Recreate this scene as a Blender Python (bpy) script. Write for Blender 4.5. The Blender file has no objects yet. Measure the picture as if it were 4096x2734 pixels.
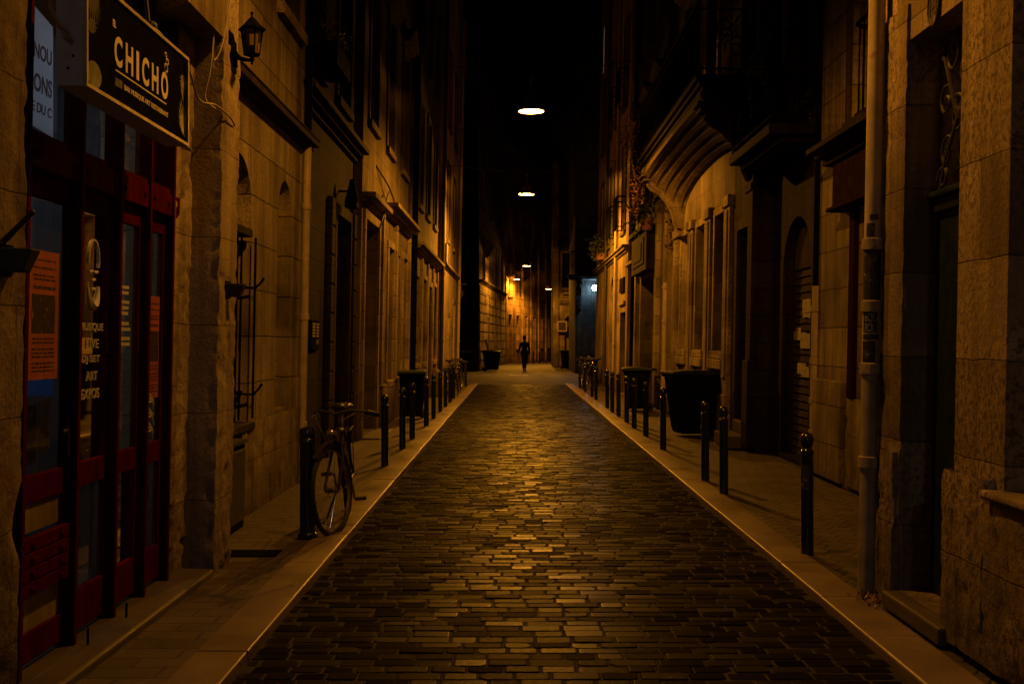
import bpy, bmesh, math, random
from mathutils import Vector, Matrix, noise as mnoise
random.seed(7)
R = math.radians
S = bpy.context.scene
C = S.collection
# ------------------------------------------------------------------ camera geometry of the place (metres)
F, U0, V0, EYE = 2610.0, 1179.0, 782.0, 1.5
LEAN = R(1.1)          # the old facades all lean a little the same way

def dist(u, X): return F * X / (u - U0)
def hgt(v, Y): return EYE - (v - V0) / F * Y

# ------------------------------------------------------------------ node helpers
def nt(name):
    m = bpy.data.materials.new(name); m.use_nodes = True
    n = m.node_tree; b = n.nodes['Principled BSDF']
    return m, n, b
def nd(n, typ, **kw):
    x = n.nodes.new(typ)
    for k, v in kw.items():
        if k in x.inputs.keys(): x.inputs[k].default_value = v
        else: setattr(x, k, v)
    return x
def ramp(n, fac, stops):
    r = n.nodes.new('ShaderNodeValToRGB'); e = r.color_ramp.elements
    while len(e) < len(stops): e.new(0.5)
    for q, (p, c) in zip(e, stops):
        q.position = p; q.color = (c, c, c, 1) if isinstance(c, (int, float)) else (*c, 1)
    n.links.new(fac, r.inputs[0]); return r.outputs[0]
def mix(n, a, b, fac=1.0, mode='MULTIPLY'):
    m = n.nodes.new('ShaderNodeMix'); m.data_type = 'RGBA'; m.blend_type = mode
    for sock, v in ((m.inputs[0], fac), (m.inputs[6], a), (m.inputs[7], b)):
        if hasattr(v, 'is_linked'): n.links.new(v, sock)
        elif isinstance(v, (int, float)): sock.default_value = v
        else: sock.default_value = (*v, 1)
    return m.outputs[2]
def mathn(n, op, a, b=0.0):
    m = n.nodes.new('ShaderNodeMath'); m.operation = op
    for s_, v in ((m.inputs[0], a), (m.inputs[1], b)):
        if hasattr(v, 'is_linked'): n.links.new(v, s_)
        else: s_.default_value = v
    return m.outputs[0]

def stone(name, col, bw=0.72, rh=0.36, joint=0.006, spots=0.35, streak=0.45, rough=0.9, bump=0.5, jd=0.45, grime=0.5, var=0.15, soot=1.0, lo=.45, yshade=None):
    m, n, b = nt(name); L = n.links
    tc = n.nodes.new('ShaderNodeTexCoord'); sp = n.nodes.new('ShaderNodeSeparateXYZ'); L.new(tc.outputs['Object'], sp.inputs[0])
    s = mathn(n, 'ADD', sp.outputs[0], sp.outputs[1])
    cb = n.nodes.new('ShaderNodeCombineXYZ'); L.new(s, cb.inputs[0]); L.new(sp.outputs[2], cb.inputs[1])
    dn = nd(n, 'ShaderNodeTexNoise', Scale=5.0, Detail=3.0); L.new(tc.outputs['Object'], dn.inputs['Vector'])
    vm = n.nodes.new('ShaderNodeVectorMath'); vm.operation = 'MULTIPLY_ADD'
    L.new(dn.outputs['Color'], vm.inputs[0]); vm.inputs[1].default_value = (.03, .025, 0); L.new(cb.outputs[0], vm.inputs[2])
    br = nd(n, 'ShaderNodeTexBrick', Scale=1.0); br.inputs['Mortar Size'].default_value = joint
    br.inputs['Brick Width'].default_value = bw; br.inputs['Row Height'].default_value = rh; br.inputs['Mortar Smooth'].default_value = 0.6
    br.inputs['Color1'].default_value = (1, 1, 1, 1); br.inputs['Color2'].default_value = (1 - var * 2, 1 - var * 2.1, 1 - var * 2.3, 1)
    br.inputs['Mortar'].default_value = (jd, jd, jd, 1); L.new(vm.outputs[0], br.inputs['Vector'])
    big = nd(n, 'ShaderNodeTexNoise', Scale=0.9, Detail=6.0, Roughness=0.6); L.new(tc.outputs['Object'], big.inputs['Vector'])
    mp = n.nodes.new('ShaderNodeMapping'); mp.inputs['Scale'].default_value = (7, 7, 0.5); L.new(tc.outputs['Object'], mp.inputs[0])
    stk = nd(n, 'ShaderNodeTexNoise', Scale=1.0, Detail=5.0, Roughness=0.6); L.new(mp.outputs[0], stk.inputs['Vector'])
    fine = nd(n, 'ShaderNodeTexNoise', Scale=55.0, Detail=5.0, Roughness=0.65); L.new(tc.outputs['Object'], fine.inputs['Vector'])
    mp2 = n.nodes.new('ShaderNodeMapping'); mp2.inputs['Scale'].default_value = (1, 1, 0.85); L.new(tc.outputs['Object'], mp2.inputs[0])
    med = nd(n, 'ShaderNodeTexNoise', Scale=30.0, Detail=4.0, Roughness=0.7); L.new(mp2.outputs[0], med.inputs['Vector'])
    c = mix(n, col, br.outputs['Color'])
    c = mix(n, c, ramp(n, big.outputs[0], [(0.34, 1 - grime * 1.35), (0.6, 1.05)]))
    c = mix(n, c, ramp(n, stk.outputs[0], [(0.36, 1 - streak * 1.2), (0.6, 1.05)]))
    c = mix(n, c, ramp(n, fine.outputs[0], [(0.3, 0.82), (0.7, 1.08)]))
    # dark lichen spots where the broad noise allows them
    patch = ramp(n, big.outputs[0], [(lo, 0.0), (lo + .15, 1.0)])
    sf = mathn(n, 'MULTIPLY', ramp(n, med.outputs[0], [(0.48, 0.0), (0.58, 1.0)]), mathn(n, 'MULTIPLY', patch, spots))
    c = mix(n, c, (col[0] * .16, col[1] * .15, col[2] * .15), sf, 'MIX')
    # splashed, dirtier foot of the wall
    foot = nd(n, 'ShaderNodeMapRange'); L.new(sp.outputs[2], foot.inputs[0]); foot.inputs[1].default_value = 0.05; foot.inputs[2].default_value = 1.0
    foot.inputs[3].default_value = 0.5; foot.inputs[4].default_value = 1.0
    c = mix(n, c, foot.outputs[0])
    if yshade:  # darkens the near end along the street; lamp falloff painted into the stone
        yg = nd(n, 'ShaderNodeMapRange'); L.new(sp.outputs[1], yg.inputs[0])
        for i_, v_ in enumerate(yshade): yg.inputs[1 + i_].default_value = v_
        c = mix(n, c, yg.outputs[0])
    if soot < 1:  # upper floors darkened in colour, as shade above the lamps' reach
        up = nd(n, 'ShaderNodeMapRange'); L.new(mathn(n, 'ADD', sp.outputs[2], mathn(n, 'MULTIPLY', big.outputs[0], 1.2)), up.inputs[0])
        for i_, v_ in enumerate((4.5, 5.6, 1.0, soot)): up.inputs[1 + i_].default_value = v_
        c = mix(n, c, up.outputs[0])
    L.new(c, b.inputs['Base Color']); b.inputs['Roughness'].default_value = rough; b.inputs['Specular IOR Level'].default_value = 0.1
    h = mathn(n, 'ADD', mathn(n, 'MULTIPLY', br.outputs['Fac'], -0.5), mathn(n, 'ADD', mathn(n, 'MULTIPLY', fine.outputs[0], .35), mathn(n, 'MULTIPLY', med.outputs[0], .45)))
    bp = n.nodes.new('ShaderNodeBump'); bp.inputs['Strength'].default_value = bump; bp.inputs['Distance'].default_value = 0.02
    L.new(h, bp.inputs['Height']); L.new(bp.outputs[0], b.inputs['Normal'])
    return m

def paint(name, col, rough=0.5, metal=0.0, wear=0.3, scale=9.0, bump=0.15, spec=0.5, col2=None):
    m, n, b = nt(name); L = n.links
    tc = n.nodes.new('ShaderNodeTexCoord')
    a = nd(n, 'ShaderNodeTexNoise', Scale=scale, Detail=6.0, Roughness=0.65); L.new(tc.outputs['Object'], a.inputs['Vector'])
    mp = n.nodes.new('ShaderNodeMapping'); mp.inputs['Scale'].default_value = (20, 20, 1.5); L.new(tc.outputs['Object'], mp.inputs[0])
    g = nd(n, 'ShaderNodeTexNoise', Scale=1.0, Detail=4.0); L.new(mp.outputs[0], g.inputs['Vector'])
    c = mix(n, col, ramp(n, a.outputs[0], [(0.3, 1 - wear), (0.65, 1.0)]))
    c = mix(n, c, ramp(n, g.outputs[0], [(0.3, 1 - wear * .7), (0.6, 1.0)]))
    if col2: c = mix(n, c, col2, ramp(n, a.outputs[0], [(0.58, 0.0), (0.66, 1.0)]), 'MIX')
    L.new(c, b.inputs['Base Color']); b.inputs['Metallic'].default_value = metal; b.inputs['Specular IOR Level'].default_value = spec if spec > .1 else .5
    if spec <= .1: b.inputs['IOR'].default_value = 1.04
    rr = nd(n, 'ShaderNodeMapRange'); L.new(a.outputs[0], rr.inputs[0]); rr.inputs[1].default_value = .3; rr.inputs[2].default_value = .7
    rr.inputs[3].default_value = max(0.05, rough - .12); rr.inputs[4].default_value = min(1, rough + .12); L.new(rr.outputs[0], b.inputs['Roughness'])
    bp = n.nodes.new('ShaderNodeBump'); bp.inputs['Strength'].default_value = bump; bp.inputs['Distance'].default_value = 0.01
    L.new(mathn(n, 'ADD', a.outputs[0], g.outputs[0]), bp.inputs['Height']); L.new(bp.outputs[0], b.inputs['Normal'])
    return m

def emit(name, col, k):
    m, n, b = nt(name); b.inputs['Base Color'].default_value = (*col, 1)
    tc = n.nodes.new('ShaderNodeTexCoord'); a = nd(n, 'ShaderNodeTexNoise', Scale=4.0); n.links.new(tc.outputs['Object'], a.inputs['Vector'])
    n.links.new(mix(n, col, ramp(n, a.outputs[0], [(0.3, .9), (0.7, 1.0)])), b.inputs['Emission Color']); b.inputs['Emission Strength'].default_value = k
    return m

def glass(name, tint=(.9, .93, .95), clear=0.75, rough=0.03):
    m, n, b = nt(name); L = n.links
    n.nodes.remove(b); out = n.nodes['Material Output']
    tr = n.nodes.new('ShaderNodeBsdfTransparent'); tr.inputs[0].default_value = (*[t * clear for t in tint], 1)
    gl = n.nodes.new('ShaderNodeBsdfGlossy'); gl.inputs['Roughness'].default_value = rough; gl.inputs[0].default_value = (.95, .97, 1, 1)
    df = n.nodes.new('ShaderNodeBsdfDiffuse'); df.inputs[0].default_value = (.2, .2, .21, 1)
    lw = nd(n, 'ShaderNodeFresnel', IOR=1.5)
    tc = n.nodes.new('ShaderNodeTexCoord'); a = nd(n, 'ShaderNodeTexNoise', Scale=3.0, Detail=5.0); L.new(tc.outputs['Object'], a.inputs['Vector'])
    m0 = n.nodes.new('ShaderNodeMixShader'); L.new(mathn(n, 'MULTIPLY', a.outputs[0], .14), m0.inputs[0]); L.new(tr.outputs[0], m0.inputs[1]); L.new(df.outputs[0], m0.inputs[2])
    m1 = n.nodes.new('ShaderNodeMixShader'); L.new(lw.outputs[0], m1.inputs[0]); L.new(m0.outputs[0], m1.inputs[1]); L.new(gl.outputs[0], m1.inputs[2])
    L.new(m1.outputs[0], out.inputs[0]); return m

M = {}
M['honey'] = stone('limestone_honey', (.50, .40, .27), .85, .42, .004, spots=.75, streak=.35, jd=.4, grime=.5, var=.22, lo=.38, bump=.8)
M['rough'] = stone('limestone_eroded', (.50, .40, .27), 1.4, .55, .004, spots=.25, streak=.35, bump=1.0, jd=.5, grime=.35)
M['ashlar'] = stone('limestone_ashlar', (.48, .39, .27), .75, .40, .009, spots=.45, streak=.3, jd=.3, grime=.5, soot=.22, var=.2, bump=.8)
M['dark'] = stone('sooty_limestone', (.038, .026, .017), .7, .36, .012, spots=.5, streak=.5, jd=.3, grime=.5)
M['mottled'] = stone('lichen_limestone', (.56, .44, .28), .8, .46, .005, spots=.8, streak=.3, bump=1.0, jd=.4, grime=.4, var=.25, lo=.40)
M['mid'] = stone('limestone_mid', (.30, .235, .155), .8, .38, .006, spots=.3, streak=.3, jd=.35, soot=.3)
M['plaster'] = stone('ochre_render', (.52, .41, .25), 3.0, 2.0, .002, spots=.15, streak=.5, jd=.8, grime=.4)
M['sooty'] = stone('sooty_trim', (.06, .043, .028), .9, .5, .004, spots=.4, streak=.5)
M['band'] = stone('limestone_banded', (.46, .37, .24), 1.6, .5, .03, spots=.15, streak=.12, jd=.15)
M['orangewall'] = stone('warm_render', (.48, .33, .18), 1.2, .5, .02, spots=.2, streak=.12, jd=.25)
M['bluewall'] = stone('grey_limestone', (.14, .15, .16), .9, .45, .006, spots=.2, streak=.4)
M['dullshutter'] = paint('dull_shutter', (.10, .085, .065), .7, wear=.5, spec=.08)
M['red'] = paint('red_gloss_paint', (.10, .006, .0045), .75, wear=.45, spec=.03)
M['vaultstone'] = stone('vault_limestone', (.27, .21, .135), .75, .40, .005, spots=.4, streak=.3, jd=.35, yshade=(-2.6, 1.9, .07, 1.0))
M['grandstone'] = stone('grand_limestone', (.48, .39, .27), .75, .40, .005, spots=.3, streak=.3, jd=.35, grime=.5, soot=.2, yshade=(-3.4, .8, .22, 1.0))
M['sootblack'] = stone('soot_black_stone', (.018, .013, .009), 1.2, .5, .004)
M['shaded_red'] = paint('shaded_red_paint', (.065, .006, .005), .75, wear=.4, spec=.02)  # the red door paint, darkened as painted shade on the mullion sides
M['redline'] = paint('oxblood_paint', (.024, .004, .0035), .75, wear=.4, spec=.02)
M['black'] = paint('black_iron', (.005, .0055, .006), .7, wear=.4, spec=.05)
M['bollard'] = paint('bollard_paint', (.010, .016, .020), .22, wear=.3, spec=.7, bump=.05)
M['iron'] = paint('weathered_iron', (.05, .045, .04), .6, .2, wear=.4)
M['brass'] = paint('dull_brass', (.5, .38, .2), .35, .9)
M['darkwood'] = paint('dark_painted_wood', (.022, .014, .010), .7, wear=.5, spec=.06)
M['brownwood'] = paint('brown_wood', (.11, .055, .03), .55, wear=.5)
M['greywood'] = paint('grey_shutter_paint', (.30, .27, .22), .6, wear=.4)
M['darkgreen'] = paint('dark_green_paint', (.012, .022, .024), .4, wear=.4)
M['pale'] = paint('pale_pipe_paint', (.55, .46, .31), .6, wear=.45, spec=.2, scale=5, col2=(.3, .22, .14))
M['greypipe'] = paint('grey_pipe_paint', (.44, .37, .26), .6, wear=.5, scale=6, col2=(.22, .16, .1), spec=.2)
M['sticker'] = paint('sticker_black', (.03, .027, .025), .6, wear=.5, scale=22, col2=(.28, .24, .2))
M['paper'] = paint('torn_paper', (.62, .58, .52), .8, wear=.6, scale=16, col2=(.08, .07, .06))
M['white'] = paint('white_sign_paint', (.5, .52, .62), .7, wear=.2)
M['cream'] = paint('cream_vinyl', (.72, .66, .48), .5, wear=.1)
M['whitevinyl'] = paint('white_vinyl', (.6, .6, .58), .5, wear=.15)
M['signface'] = paint('sign_face_black', (.004, .0034, .003), .8, wear=.3, spec=.0, bump=.03)
M['leafgreen'] = paint('printed_green', (.03, .05, .008), .45, wear=.3)
M['fern'] = paint('printed_dark_green', (.012, .02, .007), .45, wear=.3)
M['trim'] = paint('sign_trim', (.5, .44, .3), .45, wear=.3)
M['poster'] = paint('orange_poster', (.44, .13, .022), .65, wear=.3)
M['ink'] = paint('poster_ink', (.05, .03, .025), .7, wear=.5, scale=30, col2=(.3, .2, .12))
M['redink'] = paint('red_ink', (.22, .01, .03), .7, wear=.2)
M['whitepaper'] = paint('white_paper', (.6, .63, .7), .75, wear=.15)
def backlit(m, k):
    n = m.node_tree; b = n.nodes['Principled BSDF']; t = n.nodes.new('ShaderNodeBsdfTranslucent'); t.inputs[0].default_value = (.75, .78, .85, 1); x = n.nodes.new('ShaderNodeMixShader'); x.inputs[0].default_value = k
    n.links.new(b.outputs[0], x.inputs[1]); n.links.new(t.outputs[0], x.inputs[2]); n.links.new(x.outputs[0], n.nodes['Material Output'].inputs[0])
backlit(M['whitepaper'], .6)
M['blue'] = paint('blue_print', (.02, .16, .55), .5, wear=.15)
def backcol(m, c):
    backlit(m, .6); m.node_tree.nodes['Translucent BSDF'].inputs[0].default_value = (*c, 1)
backcol(M['blue'], (.02, .3, .9))
M['teal'] = paint('teal_print', (.03, .25, .17), .5, wear=.3); backcol(M['teal'], (.05, .45, .3))
M['interior'] = paint('interior_paint', (.13, .135, .15), .8, wear=.5, scale=2)
M['yellowglass'] = paint('obscured_yellow_pane', (.34, .28, .07), .4, wear=.5, scale=3)
M['bin'] = paint('bin_plastic', (.006, .008, .008), .5, wear=.3, bump=.08, spec=.05)
M['bingreen'] = paint('bin_green_lid', (.012, .03, .018), .4, wear=.4)
M['rubber'] = paint('rubber', (.010, .010, .010), .6, wear=.3)
M['chrome'] = paint('chrome', (.55, .52, .48), .2, .95, wear=.25)
M['bikepaint'] = paint('bike_paint', (.03, .02, .016), .45, wear=.3, spec=.3)
M['wire'] = paint('cable_sheath', (.42, .36, .28), .6, wear=.4)
M['wireblack'] = paint('black_wire', (.012, .012, .012), .6)
M['lampshade'] = paint('lamp_enamel', (.10, .035, .02), .35, wear=.3)
M['slate'] = paint('slate_roof', (.05, .05, .055), .8)
M['kerbmark'] = paint('worn_white_marking', (.62, .6, .56), .6, wear=.6, scale=14)
M['skin'] = paint('skin', (.30, .18, .12), .5, wear=.1)
M['cloth'] = paint('dark_cloth', (.014, .013, .013), .9, wear=.3, scale=30)
M['cloth2'] = paint('dark_trouser_cloth', (.02, .017, .016), .9, wear=.3, scale=30)
M['hair'] = paint('dark_hair', (.012, .009, .007), .6, wear=.3)
M['bag'] = paint('pale_bag', (.75, .68, .58), .7, wear=.4)
M['vineleaf'] = paint('dry_leaf', (.26, .13, .05), .7, wear=.4)
M['leaf'] = paint('green_leaf', (.06, .08, .025), .6, wear=.4)
M['stem'] = paint('vine_stem', (.08, .05, .03), .8)
M['terracotta'] = paint('terracotta', (.3, .13, .07), .8)
M['glass'] = glass('shop_glass')
M['pane'] = glass('dark_pane', (.3, .3, .32), .25, .04)
M['lampglass'] = glass('lantern_glass', (1, .9, .7), .85, .08)
M['lens'] = emit('sodium_lens', (1.0, .62, .22), 22)
M['coollens'] = emit('cool_lens', (.6, .85, 1.0), 45)
M['dimlit'] = emit('dim_lit_window', (.8, .55, .5), .06)

def ground_mat(name, col, bw, rh, joint, rough, jd=.35, bump=.4, var=.2, rot=0.0, spec=.5):
    m, n, b = nt(name); L = n.links
    tc = n.nodes.new('ShaderNodeTexCoord')
    mp = n.nodes.new('ShaderNodeMapping'); mp.inputs['Rotation'].default_value = (0, 0, rot); L.new(tc.outputs['Object'], mp.inputs[0])
    dn = nd(n, 'ShaderNodeTexNoise', Scale=6.0, Detail=2.0); L.new(tc.outputs['Object'], dn.inputs['Vector'])
    vm = n.nodes.new('ShaderNodeVectorMath'); vm.operation = 'MULTIPLY_ADD'; L.new(dn.outputs['Color'], vm.inputs[0]); vm.inputs[1].default_value = (.03, .03, 0); L.new(mp.outputs[0], vm.inputs[2])
    br = nd(n, 'ShaderNodeTexBrick', Scale=1.0); L.new(vm.outputs[0], br.inputs['Vector'])
    br.inputs['Brick Width'].default_value = bw; br.inputs['Row Height'].default_value = rh; br.inputs['Mortar Size'].default_value = joint; br.inputs['Mortar Smooth'].default_value = .5
    br.inputs['Color1'].default_value = (1, 1, 1, 1); br.inputs['Color2'].default_value = (1 - 2 * var,) * 3 + (1,); br.inputs['Mortar'].default_value = (jd, jd, jd, 1)
    big = nd(n, 'ShaderNodeTexNoise', Scale=1.3, Detail=6.0, Roughness=.65); L.new(tc.outputs['Object'], big.inputs['Vector'])
    fine = nd(n, 'ShaderNodeTexNoise', Scale=60.0, Detail=4.0, Roughness=.6); L.new(tc.outputs['Object'], fine.inputs['Vector'])
    c = mix(n, col, br.outputs['Color']); c = mix(n, c, ramp(n, big.outputs[0], [(.3, .55), (.65, 1.05)])); c = mix(n, c, ramp(n, fine.outputs[0], [(.3, .75), (.7, 1.1)]))
    L.new(c, b.inputs['Base Color']); b.inputs['Specular IOR Level'].default_value = spec
    L.new(ramp(n, big.outputs[0], [(.3, rough - .1), (.7, rough + .12)]), b.inputs['Roughness'])
    h = mathn(n, 'ADD', mathn(n, 'MULTIPLY', br.outputs['Fac'], -1.0), mathn(n, 'ADD', mathn(n, 'MULTIPLY', fine.outputs[0], .25), mathn(n, 'MULTIPLY', dn.outputs[0], .5)))
    bp = n.nodes.new('ShaderNodeBump'); bp.inputs['Strength'].default_value = bump; bp.inputs['Distance'].default_value = .012; L.new(h, bp.inputs['Height']); L.new(bp.outputs[0], b.inputs['Normal'])
    return m
M['paving'] = ground_mat('paving_slabs', (.10, .073, .045), .31, .16, .008, .62, jd=.45, bump=.9, var=.2)
M['pavingdiag'] = ground_mat('paving_setts', (.092, .067, .042), .17, .17, .012, .6, jd=.35, bump=1.0, var=.2, rot=R(35))
M['kerb'] = ground_mat('kerb_stone', (.23, .165, .10), 3.0, 1.13, .006, .42, jd=.5, bump=.25, var=.08)
M['asphalt'] = ground_mat('asphalt', (.05, .047, .043), 50, 50, 0, .7, bump=.5)
M['farsetts'] = ground_mat('far_setts', (.032, .024, .016), .28, .17, .012, .6, jd=.3, bump=.8, spec=.12)
M['joint'] = ground_mat('joint_sand', (.007, .0054, .0038), 50, 50, 0, .9, bump=.6)
M['step'] = ground_mat('step_stone', (.11, .083, .053), 5.0, 5.0, 0, .6, bump=.6)

def setts_mat():
    m, n, b = nt('worn_setts'); L = n.links
    g = n.nodes.new('ShaderNodeNewGeometry'); tc = n.nodes.new('ShaderNodeTexCoord')
    fine = nd(n, 'ShaderNodeTexNoise', Scale=38.0, Detail=5.0, Roughness=.65); L.new(tc.outputs['Object'], fine.inputs['Vector'])
    big = nd(n, 'ShaderNodeTexNoise', Scale=.7, Detail=5.0); L.new(tc.outputs['Object'], big.inputs['Vector'])
    c = ramp(n, g.outputs['Random Per Island'], [(0, (.0048, .0038, .0032)), (.3, (.008, .0061, .0044)), (.7, (.0118, .0088, .006)), (1, (.020, .0145, .0098))])
    c = mix(n, c, ramp(n, fine.outputs[0], [(.3, .7), (.7, 1.15)])); c = mix(n, c, ramp(n, big.outputs[0], [(.3, .65), (.65, 1.05)]))
    L.new(c, b.inputs['Base Color'])
    mr = nd(n, 'ShaderNodeMath', operation='FRACT'); L.new(mathn(n, 'MULTIPLY', g.outputs['Random Per Island'], 7.31), mr.inputs[0])
    rr = ramp(n, mr.outputs[0], [(0, .36), (1, .60)])
    rg = mathn(n, 'ADD', rr, mathn(n, 'MULTIPLY', mathn(n, 'SUBTRACT', fine.outputs[0], .5), .35)); L.new(rg, b.inputs['Roughness'])
    L.new(ramp(n, mathn(n, 'FRACT', mathn(n, 'MULTIPLY', g.outputs['Random Per Island'], 23.7)), [(0, .002), (.5, .012), (1, .042)]), b.inputs['Specular IOR Level'])
    bp = n.nodes.new('ShaderNodeBump'); bp.inputs['Strength'].default_value = .16; bp.inputs['Distance'].default_value = .008; L.new(fine.outputs[0], bp.inputs['Height']); L.new(bp.outputs[0], b.inputs['Normal'])
    return m
M['setts'] = setts_mat()

# ------------------------------------------------------------------ mesh builder
class Face_:                                     # a facade frame: a along, d inwards, z up
    def __init__(s, O, T, N): s.O, s.T, s.N = Vector((*O, 0)), Vector((*T, 0)).normalized(), Vector((*N, 0)).normalized()
    def P(s, a, d, z): return s.O + s.T * a + s.N * d + Vector((0, 0, z))
def street(X): return Face_((X, 0), (0, 1), (1 if X > 0 else -1, 0))

class MB:
    def __init__(s): s.v, s.f = [], []
    def add(s, vs, fs):
        k = len(s.v); s.v += [Vector(p) for p in vs]; s.f += [[i + k for i in f] for f in fs]; return s
    def hexa(s, p): return s.add(p, [(0, 3, 2, 1), (4, 5, 6, 7), (0, 1, 5, 4), (1, 2, 6, 5), (2, 3, 7, 6), (3, 0, 4, 7)])
    def box(s, x0, x1, y0, y1, z0, z1):
        return s.hexa([(x0, y0, z0), (x1, y0, z0), (x1, y1, z0), (x0, y1, z0), (x0, y0, z1), (x1, y0, z1), (x1, y1, z1), (x0, y1, z1)])
    def fbox(s, fr, a0, a1, d0, d1, z0, z1):
        P = fr.P
        return s.hexa([P(a0, d0, z0), P(a1, d0, z0), P(a1, d1, z0), P(a0, d1, z0), P(a0, d0, z1), P(a1, d0, z1), P(a1, d1, z1), P(a0, d1, z1)])
    def quad(s, a, b, c, d): return s.add([a, b, c, d], [(0, 1, 2, 3)])
    def ring(s, c, ax, r, n, ph=0):
        ax = Vector(ax).normalized(); u = ax.orthogonal().normalized(); w = ax.cross(u)
        return [Vector(c) + (u * math.cos(ph + 2 * math.pi * i / n) + w * math.sin(ph + 2 * math.pi * i / n)) * r for i in range(n)]
    def cyl(s, p0, p1, r0, r1=None, n=12, cap=True):
        r1 = r0 if r1 is None else r1; p0, p1 = Vector(p0), Vector(p1); ax = p1 - p0
        if ax.length < 1e-6: return s
        a, b = s.ring(p0, ax, r0, n), s.ring(p1, ax, r1, n)
        fs = [(i, (i + 1) % n, n + (i + 1) % n, n + i) for i in range(n)]
        if cap: fs += [tuple(range(n))[::-1], tuple(range(n, 2 * n))]
        return s.add(a + b, fs)
    def tube(s, pts, r, n=8, closed=False):
        pts = [Vector(p) for p in pts]; k = len(pts); rs = r if isinstance(r, (list, tuple)) else [r] * k
        vs, u = [], None
        for i, p in enumerate(pts):
            if closed: t = pts[(i + 1) % k] - pts[i - 1]
            else: t = pts[min(i + 1, k - 1)] - pts[max(i - 1, 0)]
            if t.length < 1e-9: t = Vector((0, 0, 1))
            t.normalize()
            u = t.orthogonal() if u is None else u - t * u.dot(t)
            if u.length < 1e-6: u = t.orthogonal()
            u.normalize(); w = t.cross(u)
            vs += [p + (u * math.cos(2 * math.pi * j / n) + w * math.sin(2 * math.pi * j / n)) * rs[i] for j in range(n)]
        fs = []
        for i in range(k if closed else k - 1):
            q = (i + 1) % k
            fs += [(i * n + j, i * n + (j + 1) % n, q * n + (j + 1) % n, q * n + j) for j in range(n)]
        if not closed: fs += [tuple(range(n))[::-1], tuple(range((k - 1) * n, k * n))]
        return s.add(vs, fs)
    def lathe(s, c, prof, n=20):
        c = Vector(c); vs, fs = [], []
        for r, z in prof: vs += [c + Vector((r * math.cos(2 * math.pi * j / n), r * math.sin(2 * math.pi * j / n), z)) for j in range(n)]
        for i in range(len(prof) - 1): fs += [(i * n + j, i * n + (j + 1) % n, (i + 1) * n + (j + 1) % n, (i + 1) * n + j) for j in range(n)]
        return s.add(vs, fs)
    def ball(s, c, r, n=12, sc=(1, 1, 1)):
        prof = [(max(1e-4, r * math.sin(math.pi * i / (n // 2 + 2))), -r * math.cos(math.pi * i / (n // 2 + 2))) for i in range(n // 2 + 3)]
        k = len(s.v); s.lathe((0, 0, 0), prof, n)
        for i in range(k, len(s.v)): s.v[i] = Vector(c) + Vector((s.v[i].x * sc[0], s.v[i].y * sc[1], s.v[i].z * sc[2]))
        return s
    def prism(s, poly, ex):                      # poly of 3d points, extruded by vector
        n = len(poly); ex = Vector(ex); p = [Vector(q) for q in poly]
        return s.add(p + [q + ex for q in p], [tuple(range(n))[::-1], tuple(range(n, 2 * n))] + [(i, (i + 1) % n, n + (i + 1) % n, n + i) for i in range(n)])
    def disc(s, c, ax, r, n=16): return s.add(s.ring(c, ax, r, n), [tuple(range(n))])

BASE = {}
def build(mb, name, m, parent=None, smooth=False, bevel=0, kind=None, seg=2):
    off = BASE.get(parent.name, Vector((0, 0, 0))) if parent else Vector((0, 0, 0))
    bm = bmesh.new(); vs = [bm.verts.new(v - off) for v in mb.v]
    for f in mb.f:
        try: bm.faces.new([vs[i] for i in f])
        except ValueError: pass
    bmesh.ops.recalc_face_normals(bm, faces=bm.faces)
    me = bpy.data.meshes.new(name); bm.to_mesh(me); bm.free()
    me.materials.append(M[m] if isinstance(m, str) else m)
    o = bpy.data.objects.new(name, me); C.objects.link(o)
    if parent: o.parent = parent; BASE[o.name] = off
    if smooth:
        for p in me.polygons: p.use_smooth = True
        try: me.set_sharp_from_angle(angle=R(40))
        except Exception: pass
    if bevel:
        b = o.modifiers.new('edge', 'BEVEL'); b.width = bevel; b.segments = seg; b.limit_method = 'ANGLE'
    if kind: o['kind'] = kind
    return o
def tag(o, label, cat, group=None):
    o['label'] = label; o['category'] = cat
    if group: o['group'] = group
    return o
def thing(name, label, cat, loc=(0, 0, 0), lean=False, group=None, rotz=0):
    o = bpy.data.objects.new(name, None); C.objects.link(o); o.empty_display_size = .1
    BASE[o.name] = Vector(loc)
    o.location = (loc[0] - (math.tan(LEAN) * (1.5 - loc[2]) if lean else 0), loc[1], loc[2])
    o.rotation_euler = (0, LEAN if lean else 0, rotz)
    return tag(o, label, cat, group)
def single(mb, name, m, label, cat, loc, lean=False, group=None, **kw):
    BASE['__t'] = Vector(loc)
    class Q: name = '__t'
    off = BASE['__t']; mb.v = [v - off for v in mb.v]
    o = build(mb, name, m, None, **kw)
    o.location = (loc[0] - (math.tan(LEAN) * (1.5 - loc[2]) if lean else 0), loc[1], loc[2]); o.rotation_euler = (0, LEAN if lean else 0, 0)
    return tag(o, label, cat, group)
def dup(o, parent=None, loc=None, rotz=None, label=None, scale=None):
    c = o.copy(); C.objects.link(c); c.parent = parent
    if loc is not None: c.location = loc
    if rotz is not None: c.rotation_euler = (0, 0, rotz)
    if label: c['label'] = label
    if scale: c.scale = scale
    for ch in list(o.children): dup(ch, c)
    return c

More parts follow.
